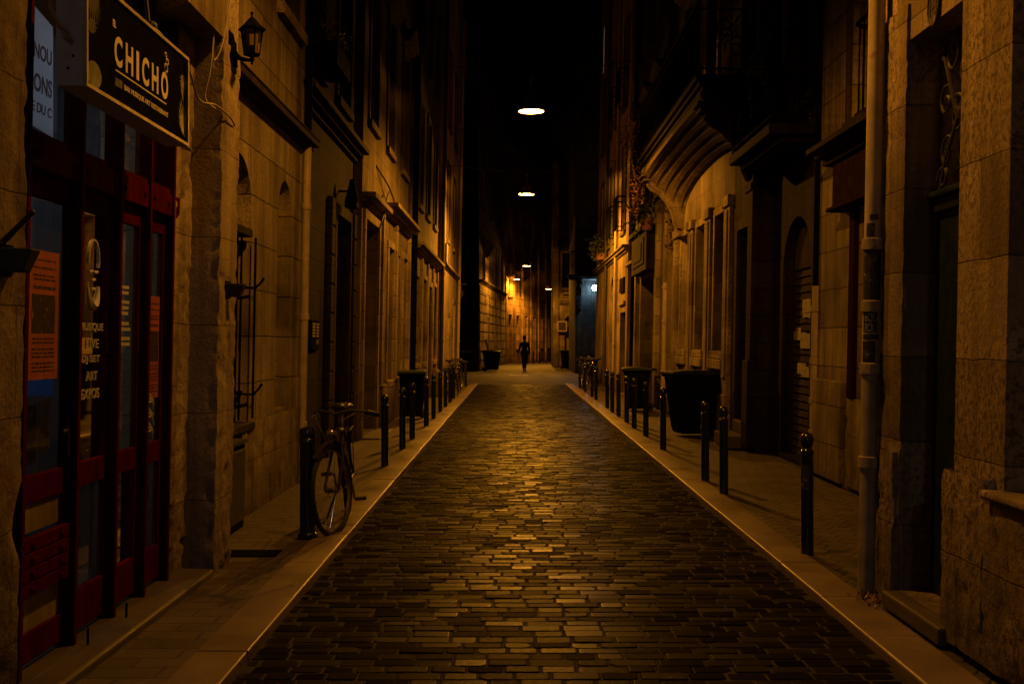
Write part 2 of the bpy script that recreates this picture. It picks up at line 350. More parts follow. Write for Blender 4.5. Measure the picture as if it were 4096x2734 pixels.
def rough_box(fr, a0, a1, d0, d1, z0, z1, amp=.012, st=.035, chip=.03, seed=0):
    """a stone pier whose street face and two returns are gridded and eroded"""
    mb = MB(); na = max(2, int((a1 - a0) / st)); nz = int((z1 - z0) / st); ndp = max(2, int((d1 - d0) / st))
    sd = Vector((seed * 7.1, seed * 3.3, 0))
    def er(a, d, z):
        p = Vector((a * 1.0, d, z)) + sd
        n1 = mnoise.fractal(p * 4, 1.0, 2.0, 5); n2 = mnoise.fractal(p * Vector((11, 11, 11)).x, 1.0, 2.0, 3)
        low = max(0, 1 - z / 1.6)
        ea = min(a - a0, a1 - a); e = max(0, 1 - ea / .05) if d < d0 + .05 else 0
        bite = (max(0, mnoise.noise(p * 17)) * .55 + max(0, mnoise.noise(p * 6) - .1) * low * 1.6) * chip * e * .4
        dd = amp * (n1 * .8 + n2 * .5) * (1 + 1.3 * low)
        n1 = max(-.5, min(.5, n1)); return fr.P(a + (bite if a < (a0 + a1) / 2 else -bite) * (1 if e else 0), d + (abs(dd) * .6 + max(0, dd)) * (1 if d < d0 + 1e-6 else .3) + bite, z)
    def grid(fn, n1, n2):
        k = len(mb.v)
        for i in range(n1 + 1):
            for j in range(n2 + 1): mb.v.append(fn(i / n1, j / n2))
        for i in range(n1):
            for j in range(n2): mb.f.append([k + i * (n2 + 1) + j, k + (i + 1) * (n2 + 1) + j, k + (i + 1) * (n2 + 1) + j + 1, k + i * (n2 + 1) + j + 1])
    grid(lambda i, j: er(a0 + (a1 - a0) * i, d0, z0 + (z1 - z0) * j), na, nz)
    grid(lambda i, j: er(a0, d0 + (d1 - d0) * i, z0 + (z1 - z0) * j), ndp, nz)
    grid(lambda i, j: er(a1, d0 + (d1 - d0) * i, z0 + (z1 - z0) * j), ndp, nz)
    return mb

# ------------------------------------------------------------------ facades with real openings
def wall_mb(fr, A0, A1, Z0, H, ops, depth=5.0, d0=0.0):
    mb = MB(); P = lambda a, d, z: fr.P(a, d + d0, z)
    As = sorted({A0, A1, *[o['a'][0] for o in ops], *[o['a'][1] for o in ops]}); Zs = sorted({Z0, H, *[o['z'][0] for o in ops], *[o['z'][1] for o in ops]})
    for a0, a1 in zip(As, As[1:]):
        run = None
        for z0, z1 in zip(Zs, Zs[1:]):
            am, zm = (a0 + a1) / 2, (z0 + z1) / 2
            if any(o['a'][0] < am < o['a'][1] and o['z'][0] < zm < o['z'][1] for o in ops): continue
            mb.quad(P(a0, 0, z0), P(a1, 0, z0), P(a1, 0, z1), P(a0, 0, z1))
    for o in ops:
        (a0, a1), (z0, z1), rv, rise = o['a'], o['z'], o.get('rev', .22), o.get('arch', 0)
        zs = z1 - rise
        mb.quad(P(a0, 0, z0), P(a0, rv, z0), P(a0, rv, zs), P(a0, 0, zs)); mb.quad(P(a1, 0, z0), P(a1, rv, z0), P(a1, rv, zs), P(a1, 0, zs))
        mb.quad(P(a0, 0, z0), P(a1, 0, z0), P(a1, rv, z0), P(a0, rv, z0))
        if rise:
            n = 16; c, h = (a0 + a1) / 2, (a1 - a0) / 2
            arc = [(c - h * math.cos(math.pi * i / n), zs + rise * math.sin(math.pi * i / n)) for i in range(n + 1)]
            for (p, q), (r_, s_) in zip(arc, arc[1:]):
                mb.quad(P(p, 0, q), P(r_, 0, s_), P(r_, 0, z1), P(p, 0, z1)); mb.quad(P(p, 0, q), P(r_, 0, s_), P(r_, rv, s_), P(p, rv, q))
        else: mb.quad(P(a0, 0, z1), P(a1, 0, z1), P(a1, rv, z1), P(a0, rv, z1))
        if o.get('k') == 'blind': mb.quad(P(a0, rv, z0), P(a1, rv, z0), P(a1, rv, z1), P(a0, rv, z1))
    mb.quad(P(A0, 0, Z0), P(A0, depth, Z0), P(A0, depth, H), P(A0, 0, H)); mb.quad(P(A1, 0, Z0), P(A1, depth, Z0), P(A1, depth, H), P(A1, 0, H))
    mb.quad(P(A0, 0, H), P(A1, 0, H), P(A1, depth, H), P(A0, depth, H)); mb.quad(P(A0, depth, Z0), P(A1, depth, Z0), P(A1, depth, H), P(A0, depth, H))
    return mb

def infill(fr, root, o, trim='ashlar'):
    (a0, a1), (z0, z1), rv, k = o['a'], o['z'], o.get('rev', .22), o.get('k', 'window')
    w = a1 - a0; e = .004
    if k == 'window':
        mb = MB(); fw = .06
        mb.fbox(fr, a0 + e, a0 + fw, rv - .05, rv, z0 + e, z1 - e); mb.fbox(fr, a1 - fw, a1 - e, rv - .05, rv, z0 + e, z1 - e)
        mb.fbox(fr, a0 + fw, a1 - fw, rv - .05, rv, z0 + e, z0 + fw); mb.fbox(fr, a0 + fw, a1 - fw, rv - .05, rv, z1 - fw, z1 - e)
        am = (a0 + a1) / 2; mb.fbox(fr, am - .035, am + .035, rv - .06, rv, z0 + fw, z1 - fw)
        nb = max(2, int((z1 - z0) / .55))
        for i in range(1, nb):
            z = z0 + (z1 - z0) * i / nb; mb.fbox(fr, a0 + fw, am - .035, rv - .04, rv - .005, z - .015, z + .015); mb.fbox(fr, am + .035, a1 - fw, rv - .04, rv - .005, z - .015, z + .015)
        wn = build(mb, 'window', o.get('m', 'brownwood'), root)
        g = MB(); g.quad(fr.P(a0 + .03, rv - .02, z0 + .03), fr.P(a1 - .03, rv - .02, z0 + .03), fr.P(a1 - .03, rv - .02, z1 - .03), fr.P(a0 + .03, rv - .02, z1 - .03)); build(g, 'pane', 'pane', wn)
        g = MB(); g.fbox(fr, a0 - .08, a1 + .08, rv + .25, rv + .28, z0 - .05, z1 + .05); build(g, 'curtain', 'interior', wn)
        if not o.get('plain'):
            g = MB(); g.fbox(fr, a0 - .1, a1 + .1, -.07, rv - .06, z0 - .12, z0 - .003); build(g, 'sill', trim, wn, bevel=.008)
            g = MB(); sw = .13
            g.fbox(fr, a0 - sw, a0 - .012, -.035, .02, z0 + .002, z1 + sw); g.fbox(fr, a1 + .012, a1 + sw, -.035, .02, z0 + .002, z1 + sw); g.fbox(fr, a0 - .012, a1 + .012, -.035, .02, z1 + .012, z1 + sw)
            build(g, 'surround', trim, wn, bevel=.01)
            if o.get('hood'):
                g = MB(); g.fbox(fr, a0 - .2, a1 + .2, -.2, .0, z1 + .22, z1 + .3); g.fbox(fr, a0 - .16, a1 + .16, -.13, .0, z1 + .15, z1 + .217)
                if o['hood'] == 2:
                    m_ = (a0 + a1) / 2; g.prism([fr.P(a0 - .22, -.21, z1 + .302), fr.P(a1 + .22, -.21, z1 + .302), fr.P(m_, -.21, z1 + .58)], fr.N * .2)
                build(g, 'hood', trim, wn, bevel=.008)
            if o.get('open'):
                g = MB()
                for s_, x in ((-1, a0), (1, a1)):
                    b0, b1 = (x - w * .5, x - .14) if s_ < 0 else (x + .14, x + w * .5)
                    g.fbox(fr, b0, b1, -.075, -.04, z0, z1)
                    for j in range(int((z1 - z0) / .07)): g.fbox(fr, b0 + .04, b1 - .04, -.085, -.0755, z0 + .05 + j * .07, z0 + .09 + j * .07)
                build(g, 'shutter', 'greywood', wn)
        return wn
    if k in ('door', 'double'):
        mb = MB(); mb.fbox(fr, a0 + e, a1 - e, rv - .05, rv, z0 + e, z1 - e)
        n = 2 if k == 'double' else 1
        for i in range(n):
            b0 = a0 + w * i / n + .07; b1 = a0 + w * (i + 1) / n - .07; zz = [z0 + .15, z0 + (z1 - z0) * .36, z0 + (z1 - z0) * .42, z0 + (z1 - z0) * .78, z0 + (z1 - z0) * .83, z1 - .1]
            for q in (0, 2, 4):
                mb.fbox(fr, b0, b1, rv - .065, rv - .0505, zz[q], zz[q] + .03); mb.fbox(fr, b0, b1, rv - .065, rv - .0505, zz[q + 1] - .03, zz[q + 1])
                mb.fbox(fr, b0, b0 + .03, rv - .064, rv - .0505, zz[q] + .031, zz[q + 1] - .031); mb.fbox(fr, b1 - .03, b1, rv - .064, rv - .0505, zz[q] + .031, zz[q + 1] - .031)
        if n == 2: mb.fbox(fr, a0 + w / 2 - .03, a0 + w / 2 + .03, rv - .08, rv - .051, z0 + .02, z1 - .02)
        d = build(mb, 'door', o.get('m', 'brownwood'), root)
        h = MB(); p = fr.P(a0 + w / 2 + .09, rv - .09, z0 + 1.05); h.ball(p, .03, 8); h.cyl(p, p + fr.N * .05, .012, n=6); build(h, 'handle', 'brass', d, smooth=True)
        if not o.get('plain'):
            g = MB(); sw = .16
            g.fbox(fr, a0 - sw, a0 - .02, -.04, .02, .04, z1 + sw); g.fbox(fr, a1 + .02, a1 + sw, -.04, .02, .04, z1 + sw); g.fbox(fr, a0 - .02, a1 + .02, -.04, .02, z1 + .02, z1 + sw); build(g, 'surround', trim, d, bevel=.01)
        return d
    if k == 'shutter':
        mb = MB(); n = o.get('n', 2)
        for i in range(n):
            b0, b1 = a0 + w * i / n + .006, a0 + w * (i + 1) / n - .006
            mb.fbox(fr, b0, b0 + .06, rv - .05, rv - .01, z0 + e, z1 - e); mb.fbox(fr, b1 - .06, b1, rv - .05, rv - .01, z0 + e, z1 - e)
            for z in (z0 + e, (z0 + z1) / 2, z1 - .1): mb.fbox(fr, b0 + .06, b1 - .06, rv - .049, rv - .011, z, z + .09)
            mb.fbox(fr, b0 + .06, b1 - .06, rv - .025, rv - .012, z0 + .09, z1 - .09)
            for j in range(int((z1 - z0 - .2) / .075)):
                z = z0 + .11 + j * .075; mb.hexa([fr.P(b0 + .06, rv - .045, z), fr.P(b1 - .06, rv - .045, z), fr.P(b1 - .06, rv - .027, z + .04), fr.P(b0 + .06, rv - .027, z + .04), fr.P(b0 + .06, rv - .045, z + .012), fr.P(b1 - .06, rv - .045, z + .012), fr.P(b1 - .06, rv - .027, z + .052), fr.P(b0 + .06, rv - .027, z + .052)])
        sh = build(mb, 'shutter', o.get('m', 'greywood'), root)
        if not o.get('plain'):
            g = MB(); g.fbox(fr, a0 - .08, a1 + .08, -.06, rv - .06, z0 - .1, z0 - .003); build(g, 'sill', trim, sh, bevel=.008)
        return sh
    return None

def cornice(fr, root, a0, a1, z, steps=((.06, .06), (.14, .05), (.22, .07)), m='ashlar', name='cornice'):
    mb = MB()
    for i, (pr, h) in enumerate(steps):
        mb.fbox(fr, a0 - (pr * .3), a1 + (pr * .3), -pr, .03, z, z + h - .002); z += h
    return build(mb, name, m, root, bevel=.008)

def house(label, X, A0, A1, H, ops, m, fr=None, lean=True, trim='ashlar', cat='building', name='stone_house', depth=5.0, Z0=-.05):
    fr = fr or street(X); c = fr.P((A0 + A1) / 2, depth / 2, 0)
    root = thing(name, label, cat, (c.x, c.y, 0), lean)
    build(wall_mb(fr, A0, A1, Z0, H, ops, depth), 'wall', m, root)
    for o in ops: infill(fr, root, o, trim)
    g = MB(); p = [fr.P(A0, -.3, H + .005), fr.P(A0, depth, H + .005), fr.P(A0, depth * .5, H + 1.8)]; g.prism(p, fr.P(A1, 0, 0) - fr.P(A0, 0, 0)); build(g, 'roof', 'slate', root)
    return fr, root

def scroll(c, ua, uz, r, turns=1.6, n=26, start=0, sgn=1):
    pts = []
    for i in range(n + 1):
        t = i / n; rr = r * (1 - .85 * t); th = start + sgn * t * turns * 2 * math.pi
        pts.append(Vector(c) + ua * (rr * math.cos(th)) + uz * (rr * math.sin(th)))
    return pts
UZ = Vector((0, 0, 1))

def railing(fr, root, a0, a1, dfront, z0, z1, m='black', scrolls=True, step=.12):
    mb = MB(); P = fr.P
    corners = [P(a0, 0, 0), P(a0, dfront, 0), P(a1, dfront, 0), P(a1, 0, 0)]
    for z, r in ((z1, .022), (z0 + .08, .014), (z1 - .14, .012)):
        for p, q in zip(corners, corners[1:]): mb.cyl(p + UZ * z, q + UZ * z, r, n=8)
    for p, q in zip(corners, corners[1:]):
        n = max(2, int((q - p).length / step))
        for i in range(n + 1):
            b = p.lerp(q, i / n); mb.cyl(b + UZ * z0, b + UZ * z1, .0085, n=5, cap=False)
        if scrolls:
            t = (q - p).normalized(); k = max(1, int((q - p).length / .62))
            for i in range(k):
                c = p.lerp(q, (i + .5) / k); hh = (z1 - z0)
                mb.tube(scroll(c + UZ * (z0 + hh * .36) - t * .08, t, UZ, .17, 1.5, 22, 0, 1), .012, 5); mb.tube(scroll(c + UZ * (z0 + hh * .64) + t * .08, t, UZ, .15, 1.5, 22, math.pi, 1), .012, 5)
    return build(mb, 'railing', m, root, smooth=True)

def text_mb(s, X, a0, a1, z0, z1, flip=False, off=0.0, ext=.0015, fr=None):
    cu = bpy.data.curves.new('lettering', 'FONT'); cu.body = s; cu.offset = off; cu.extrude = .001; cu.align_x = 'CENTER'
    t = bpy.data.objects.new('lettering', cu); C.objects.link(t); dg = bpy.context.evaluated_depsgraph_get(); dg.update()
    me = bpy.data.meshes.new_from_object(t.evaluated_get(dg)); xs = [v.co.x for v in me.vertices]; ys = [v.co.y for v in me.vertices]
    mb = MB(); x0, x1, y0, y1 = min(xs), max(xs), min(ys), max(ys)
    vs = []
    for v in me.vertices:
        fa = (v.co.x - x0) / (x1 - x0); fz = (v.co.y - y0) / (y1 - y0); a = a1 - (a1 - a0) * fa if flip else a0 + (a1 - a0) * fa
        vs.append((X + (ext if v.co.z > 0 else 0) * (-1 if flip else 1), a, z0 + (z1 - z0) * fz))
    mb.add(vs, [tuple(p.vertices) for p in me.polygons]); bpy.data.objects.remove(t); bpy.data.curves.remove(cu); bpy.data.meshes.remove(me)
    return mb
# ================================================================== GROUND
def sheet(name, x0, x1, y0, y1, z, m):
    mb = MB(); mb.quad((x0, y0, z), (x1, y0, z), (x1, y1, z), (x0, y1, z)); return build(mb, name, m, kind='structure')
XL, XR, YE = -1.25, 1.75, 39.2
sheet('ground', -150, 150, -150, 260, -.06, 'asphalt')
sheet('road_bed', XL - .1, XR + .1, -12, YE, -.0042, 'joint')
def setts():
    mb = MB(); y = 3.3
    while y < YE - .08:
        h = random.uniform(.082, .102); x = XL + .008 - random.uniform(0, .18); near = y < 16; j = lambda k: random.uniform(-k, k)
        while x < XR - .02:
            w = random.uniform(.12, .22); a, b = max(x, XL + .006), min(x + w, XR - .006); x += w + random.uniform(.008, .016)
            if b - a < .04: continue
            z = random.gauss(0, .0016); tx, ty = random.gauss(0, .007), random.gauss(0, .011)
            y0, y1 = y + j(.004), y + h + j(.004); cx, cy = (a + b) / 2, (y0 + y1) / 2
            cr = [random.uniform(.003, .011) if random.random() < .82 else random.uniform(.014, .032) for _ in range(4)]
            Z = lambda X, Y, dz: z + dz + (X - cx) * tx + (Y - cy) * ty
            def ring(ins, dz):
                A, B, D, E = a + ins, b - ins, y0 + ins, y1 - ins; r = cr
                pts = [(A + r[0], D), (B - r[1], D), (B, D + r[1] * .8), (B, E - r[2] * .8), (B - r[2], E), (A + r[3], E), (A, E - r[3] * .8), (A, D + r[0] * .8)]
                return [(X, Y, Z(X, Y, dz)) for X, Y in pts]
            R_ = [ring(-.001, -.02), ring(.0, -.004), ring(.003, -.0006), ring(.008, .0)] if near else [ring(0, -.02), ring(.001, -.003), ring(.006, 0)]
            n = len(R_); k = sum(R_, []); fs = []
            for l in range(n - 1): fs += [(l * 8 + i, l * 8 + (i + 1) % 8, l * 8 + 8 + (i + 1) % 8, l * 8 + 8 + i) for i in range(8)]
            fs.append(tuple(range((n - 1) * 8, n * 8))); mb.add(k, fs)
        y += h + random.uniform(.008, .013)
    return build(mb, 'road', 'setts', kind='structure')
setts()
def kerb(xa, xb, edge):
    mb = MB(); y = -10.0; k = 0
    while y < YE:
        ln = 1.0 + .25 * ((k * 37) % 5) / 5; y1 = min(y + ln, YE); r = random.uniform(.009, .02); z = .045 + random.uniform(-.002, .002); jx = random.uniform(-.003, .003)
        e = edge + jx; o_ = xb if edge == xa else xa; s = 1 if o_ > e else -1
        prof = [(e, -.05), (e, z - r)] + [(e + s * r * (1 - math.cos(t * math.pi / 8)), z - r + r * math.sin(t * math.pi / 8)) for t in range(1, 5)] + [(o_, z), (o_, -.05)]
        mb.prism([(x, y + .004, zz) for x, zz in prof], (0, y1 - y - .008, 0)); y = y1; k += 1
    return build(mb, 'kerb', 'kerb', smooth=True, kind='structure')
kerb(-1.49, XL, XL); kerb(XR, 2.0, XR)
sheet('pavement', -3.2, -1.492, -12, YE, .036, 'paving')
sheet('pavement', 2.002, 4.2, -12, YE, .036, 'pavingdiag')
sheet('cross_street', -60, 60, YE + .004, 57, -.006, 'asphalt')
sheet('far_road', -1.75, 9, 57.004, 110, -.002, 'farsetts')
o = sheet('road_marking', -.18, .64, 49.5, 50.6, .002, 'kerbmark')

# ================================================================== LEFT SIDE : the bar building
fr = street(-1.85); b1 = thing('bar_building', 'nearest stone building on the left with red glazed bar front between eroded piers', 'building', (-3.8, 2.8, 0), True)
mb = MB(); mb.fbox(fr, -2, 7.56, .6, 4.2, 3.43, 12); mb.fbox(fr, -2, 4.27, .0, 4.2, 3.432, 12); mb.fbox(fr, 4.272, 7.13, .0, .598, 3.43, 12); mb.fbox(fr, 7.132, 7.555, .02, .598, 3.43, 12); mb.fbox(fr, -2, 2.5, .02, 4.2, -.05, 3.428)
build(mb, 'wall', 'honey', b1)
build(rough_box(fr, 2.5, 4.30, 0, .62, .03, 3.43, amp=.016, chip=.02, seed=1), 'pier', 'honey', b1, smooth=True)
build(rough_box(fr, 7.13, 7.565, 0, .62, .03, 3.425, amp=.016, chip=.05, seed=2, st=.022), 'pier', 'rough', b1, smooth=True)
build(rough_box(fr, 6.74, 7.14, .18, .62, .1, 3.425, amp=.024, chip=.05, seed=3, st=.022), 'jamb', 'rough', b1, smooth=True)
mb = MB(); mb.fbox(fr, 4.2, 7.13, .0, .5, -.03, .115); build(mb, 'door_step', 'step', b1, bevel=.02, seg=3)
sf = build(MB().fbox(fr, 4.25, 6.9, .19, .27, 2.27, 2.40), 'transom', 'red', b1, bevel=.006)
mul = [4.72, 5.31, 5.84, 6.31, 6.735]
for i, a in enumerate(mul): build(MB().fbox(fr, a, a + .03, .182, .272, .115, 3.43), 'mullion', 'shaded_red', b1, bevel=.003); build(MB().fbox(fr, a, a + .03, .177, .1815, .115, 3.43), 'mullion_face', 'red', b1)  # shaded sides and lit front strip coloured separately
EDG = [(4.32, 4.715)] + [(mul[i] + .04, mul[i + 1] - .004) for i in range(4)]
for i, (a0, a1) in enumerate(EDG):
    mb = MB(); d0, d1 = .228, .262; s = .022
    mb.fbox(fr, a0, a0 + s, d0, d1, .14, 2.266); mb.fbox(fr, a1 - s, a1, d0, d1, .14, 2.266)
    for z0, z1 in ((.14, .34 if i != 1 else .27), (.83, .95), (2.16, 2.266)): mb.fbox(fr, a0 + s, a1 - s, d0 + .002, d1 - .002, z0, z1)
    lf = build(mb, 'door_leaf', 'red', b1, bevel=.005)
    A, B = a0 + s - .01, a1 - s + .01
    g = MB(); g.quad(fr.P(A, .245, .94), fr.P(B, .245, .94), fr.P(B, .245, 2.17), fr.P(A, .245, 2.17)); build(g, 'pane', 'glass', lf)
    if i == 1:
        g = MB(); g.quad(fr.P(A, .245, .7), fr.P(B, .245, .7), fr.P(B, .245, .84), fr.P(A, .245, .84)); build(g, 'upper_strip_pane', 'yellowglass', lf); g = MB(); g.quad(fr.P(A, .245, .26), fr.P(B, .245, .26), fr.P(B, .245, .45), fr.P(A, .245, .45)); build(g, 'lower_pane', 'yellowglass', lf)
        g = MB()
        for j in range(4):
            z = .44 + j * .064; g.fbox(fr, A, B, .2, .235, z, z + .058); g.fbox(fr, A + .1, A + .15, .192, .2, z + .02, z + .04); g.fbox(fr, B - .12, B - .07, .192, .2, z + .02, z + .04)
        build(g, 'slatted_panel', 'red', lf, bevel=.004)
    else:
        g = MB(); g.quad(fr.P(A, .245, .33), fr.P(B, .245, .33), fr.P(B, .245, .84), fr.P(A, .245, .84)); build(g, 'lower_pane', 'glass', lf)
    if i == 1: g = MB(); g.cyl(fr.P(a1 - .025, .215, 1.0), fr.P(a1 - .025, .215, 1.14), .012); g.cyl(fr.P(a1 - .025, .215, 1.12), fr.P(a1 - .12, .2, 1.12), .009); build(g, 'handle', 'iron', lf)
    g = MB(); g.quad(fr.P(a0 - .005, .24, 2.4), fr.P(a1 + .005, .24, 2.4), fr.P(a1 + .005, .24, 3.42), fr.P(a0 - .005, .24, 3.42)); build(g, 'transom_pane', 'glass', b1)
    g = MB(); g.fbox(fr, a0, a1, .2, .27, 2.402, 2.43); build(g, 'transom_bead', 'red', b1)
    g = MB()
    for a in (a0 + .06, a1 - .06): g.cyl(fr.P(a, .186, 2.335), fr.P(a, .2, 2.335), .014, n=10)
    build(g, 'bolt', 'black', b1)
for a in (5.33, 5.86): build(MB().cyl(fr.P(a, .12, .1), fr.P(a, .12, .19), .006, n=8), 'floor_bolt', 'black', b1)
# the room behind the glass
mb = MB(); mb.quad((-5.2, 4, .1), (-2.13, 4, .1), (-2.13, 7.1, .1), (-5.2, 7.1, .1)); mb.quad((-5.2, 4, .1), (-5.2, 7.1, .1), (-5.2, 7.1, 3.42), (-5.2, 4, 3.42)); mb.quad((-5.2, 4, .1), (-2.47, 4, .1), (-2.47, 4, 3.42), (-5.2, 4, 3.42)); mb.quad((-5.2, 7.1, .1), (-2.47, 7.1, .1), (-2.47, 7.1, 3.42), (-5.2, 7.1, 3.42)); mb.quad((-5.2, 4, 3.42), (-2.2, 4, 3.42), (-2.2, 7.1, 3.42), (-5.2, 7.1, 3.42))
build(mb, 'interior', 'interior', b1)
# ---- things on the glass
XG = -2.0932
def decal(name, m, a0, a1, z0, z1, X=XG, parent=None, skew=0):
    return MB().add([(X, a0, z0), (X, a1, z0 + skew), (X, a1, z1 + skew), (X, a0, z1)], [(0, 1, 2, 3)])
def poster(a0, a1, z0, z1, label, X=XG, seed=0):
    p = single(decal('p', 0, a0, a1, z0, z1, X), 'poster', 'poster', label, 'poster', (X, (a0 + a1) / 2, z0), True, 'posters on the bar window')
    random.seed(seed); mb = MB(); w, h = a1 - a0, z1 - z0
    def bar(fa0, fa1, fz0, fz1): mb.add([(X + .001, a0 + w * fa0, z0 + h * fz0), (X + .001, a0 + w * fa1, z0 + h * fz0), (X + .001, a0 + w * fa1, z0 + h * fz1), (X + .001, a0 + w * fa0, z0 + h * fz1)], [(0, 1, 2, 3)])
    pm = MB(); pm.add([(X + .001, a0 + w * .1, z0 + h * .36), (X + .001, a0 + w * .88, z0 + h * .36), (X + .001, a0 + w * .88, z0 + h * .66), (X + .001, a0 + w * .1, z0 + h * .66)], [(0, 1, 2, 3)])
    BASE[p.name] = Vector((X, (a0 + a1) / 2, z0))
    for q in (.06, .09, .12, .17, .2, .23, .28, .31, .70, .77, .80, .86, .92):
        mb = MB(); x = .12
        while x < .85: w_ = random.uniform(.05, .16); bar(x, min(.88, x + w_), q, q + (.013 if q != .7 else .025)); x += w_ + .025
        build(mb, 'text_line', 'ink', p)
    build(pm, 'picture', 'ink', p)
poster(4.90, 5.22, 1.33, 1.90, 'large orange poster with a dark picture on the leftmost glass door', seed=3)
poster(6.45, 6.73, 1.17, 1.76, 'narrow orange poster on the rightmost glass door above zebra stripes', seed=5)
t = thing('paper_notice', 'white paper notice with dark red capitals behind the upper left pane', 'notice', (-2.12, 5.05, 2.5), True)
build(MB().add([(-2.13, 4.6, 2.47), (-2.13, 5.215, 2.43), (-2.13, 5.19, 2.93), (-2.13, 4.6, 3.04)], [(0, 1, 2, 3)]), 'sheet', 'whitepaper', t)
for s, z0, z1, a0, a1 in (('NOU', 2.745, 2.815, 4.98, 5.17), ('CRONS', 2.6, 2.68, 4.86, 5.18), ('LISTE DU C', 2.51, 2.555, 4.85, 5.18)): build(text_mb(s, -2.126, a0, a1, z0, z1, off=.02), 'lettering', 'redink', t)
t = thing('window_lettering', 'white capitals and head drawing on the second glass door', 'lettering', (XG, 5.6, 1.2), True); t.location.y += .045
mb = MB()
for s, z0, z1, a0, a1 in (('MUSIQUE', 1.545, 1.59, 5.44, 5.75), ('LIVE', 1.465, 1.51, 5.52, 5.69), ('DJ SET', 1.385, 1.43, 5.47, 5.71), ('ART', 1.305, 1.35, 5.53, 5.68), ('EXPOS', 1.215, 1.265, 5.47, 5.71)):
    build(text_mb(s, XG, a0, a1, z0, z1, off=.014), 'word', 'whitevinyl', t)
mb = MB(); cyx = lambda th, rx, rz, c: (XG, c[0] + rx * math.cos(th), c[1] + rz * math.sin(th))
mb.tube([cyx(R(a), .07, .1, (5.60, 1.90)) for a in range(-20, 205, 15)], .008, 5); mb.tube([cyx(R(a), .075, .16, (5.60, 1.83)) for a in range(195, 350, 12)], [.003 + .02 * math.sin(R((a - 195) * 1.16)) for a in range(195, 350, 12)], 5)
for a, z in ((5.565, 1.84), (5.63, 1.84), (5.60, 1.80), (5.60, 1.755)): mb.tube([(XG, a - .022, z), (XG, a + .022, z + .006)], .008, 5)
build(mb, 'drawing', 'whitevinyl', t)
mb = MB(); random.seed(4)
for z in (1.78, 1.75, 1.70, 1.67, 1.64, 1.585, 1.555, 1.505, 1.475):
    w = random.uniform(.07, .12); mb.add([(XG, 6.09 - w, z), (XG, 6.09 + w, z), (XG, 6.09 + w, z + .018), (XG, 6.09 - w, z + .018)], [(0, 1, 2, 3)])
single(mb, 'small_print', 'whitevinyl', 'block of tiny white text lines on the third glass door', 'lettering', (XG, 6.1, 1.4), True)
t = thing('zebra_decal', 'white zebra stripe decal low on the rightmost glass door', 'decal', (XG, 6.6, .95), True); mb = MB()
for k in range(9):
    z = .98 + k * .028; a = 6.44; mb.tube([(XG, a, z - .03), (XG, a + .08, z), (XG, a + .15, z + .006 - .02 * (k % 3)), (XG, a + .19 + .015 * (k % 2), z - .05)], [.004, .008, .007, .002], 5)
build(mb, 'stripes', 'whitevinyl', t)
t = thing('picture_flyers', 'blue strip and framed photo flyers low on the leftmost glass door', 'flyers', (XG - .03, 5.05, .95), True, 'displays in the bar window')
build(MB().add([(-2.115, 4.8, 1.27), (-2.115, 5.24, 1.25), (-2.115, 5.24, 1.335), (-2.115, 4.8, 1.325)], [(0, 1, 2, 3)]), 'blue_strip', 'blue', t)
build(MB().fbox(street(-2.113), 4.84, 5.04, -.004, .0, .96, 1.22), 'photo', 'ink', t); build(MB().fbox(street(-2.115), 5.06, 5.2, -.004, .0, 1.0, 1.24), 'card', 'paper', t)
t = thing('painted_panel', 'blue and green painted panel behind the second glass door', 'panel', (-2.12, 5.6, .95), True, 'displays in the bar window')
build(MB().fbox(street(-2.13), 5.38, 5.84, .0, .01, .95, 1.2), 'board', 'signface', t); mb = MB(); mb.add([(-2.127, 5.38, .95), (-2.127, 5.8, .95), (-2.127, 5.8, 1.09), (-2.127, 5.66, 1.07), (-2.127, 5.5, 1.1), (-2.127, 5.38, 1.1)], [(0, 1, 2, 3, 4, 5)]); build(mb, 'green_shape', 'teal', t)
mb = MB(); mb.add([(-2.125, 5.63 + .055 * math.cos(R(a)) * (1 if math.sin(R(a)) > 0 else .8), 1.13 + .1 * math.sin(R(a))) for a in range(0, 360, 20)], [tuple(range(18))]); build(mb, 'blue_shape', 'blue', t)
# added cool fill lamp inside, brightening the room and the window display
t = thing('interior_fill_lamp', 'added cool fill lamp on the ceiling inside the bar', 'lamp', (-2.9, 5.5, 3.32)); build(MB().box(-2.96, -2.84, 4.6, 6.4, 3.31, 3.37), 'housing', 'iron', t)
# ---- light box sign
sg = thing('bar_sign', 'black light box sign reading CHICHO above the red door', 'sign', (-1.8, 5.3, 2.53))
build(MB().box(-1.85, -1.74, 4.594, 6.04, 2.53, 3.0), 'box', 'white', sg, bevel=.004)
build(MB().box(-1.7395, -1.734, 4.61, 6.024, 2.546, 2.984), 'face', 'signface', sg)
mb = MB(); x0, x1 = -1.7395, -1.724; mb.box(x0, x1, 4.594, 6.04, 2.53, 2.5455); mb.box(x0, x1, 4.594, 6.04, 2.9845, 3.0); mb.box(x0, x1, 4.594, 4.6095, 2.546, 2.984); mb.box(x0, x1, 6.0245, 6.04, 2.546, 2.984); build(mb, 'frame', 'trim', sg)
XS = -1.7335
cu = MB(); xa = 4.935
for ch, w_ in (('C', .098), ('H', .098), ('I', .036), ('C', .098), ('H', .098), ('O', .108)):
    q_ = text_mb(ch, XS, xa, xa + w_, 2.70, 2.832, off=.03); cu.add(q_.v, q_.f); xa += w_ + .045
build(cu, 'lettering', 'cream', sg)
build(text_mb('EL', XS, 4.915, 4.955, 2.86, 2.892, off=.03), 'lettering', 'cream', sg); build(text_mb('BAR MUSIQUE ART RESTAURANT', XS, 5.06, 5.70, 2.612, 2.64, off=.02), 'lettering', 'cream', sg)
mb = MB(); mb.box(XS, XS + .0015, 4.95, 5.67, 2.676, 2.682)
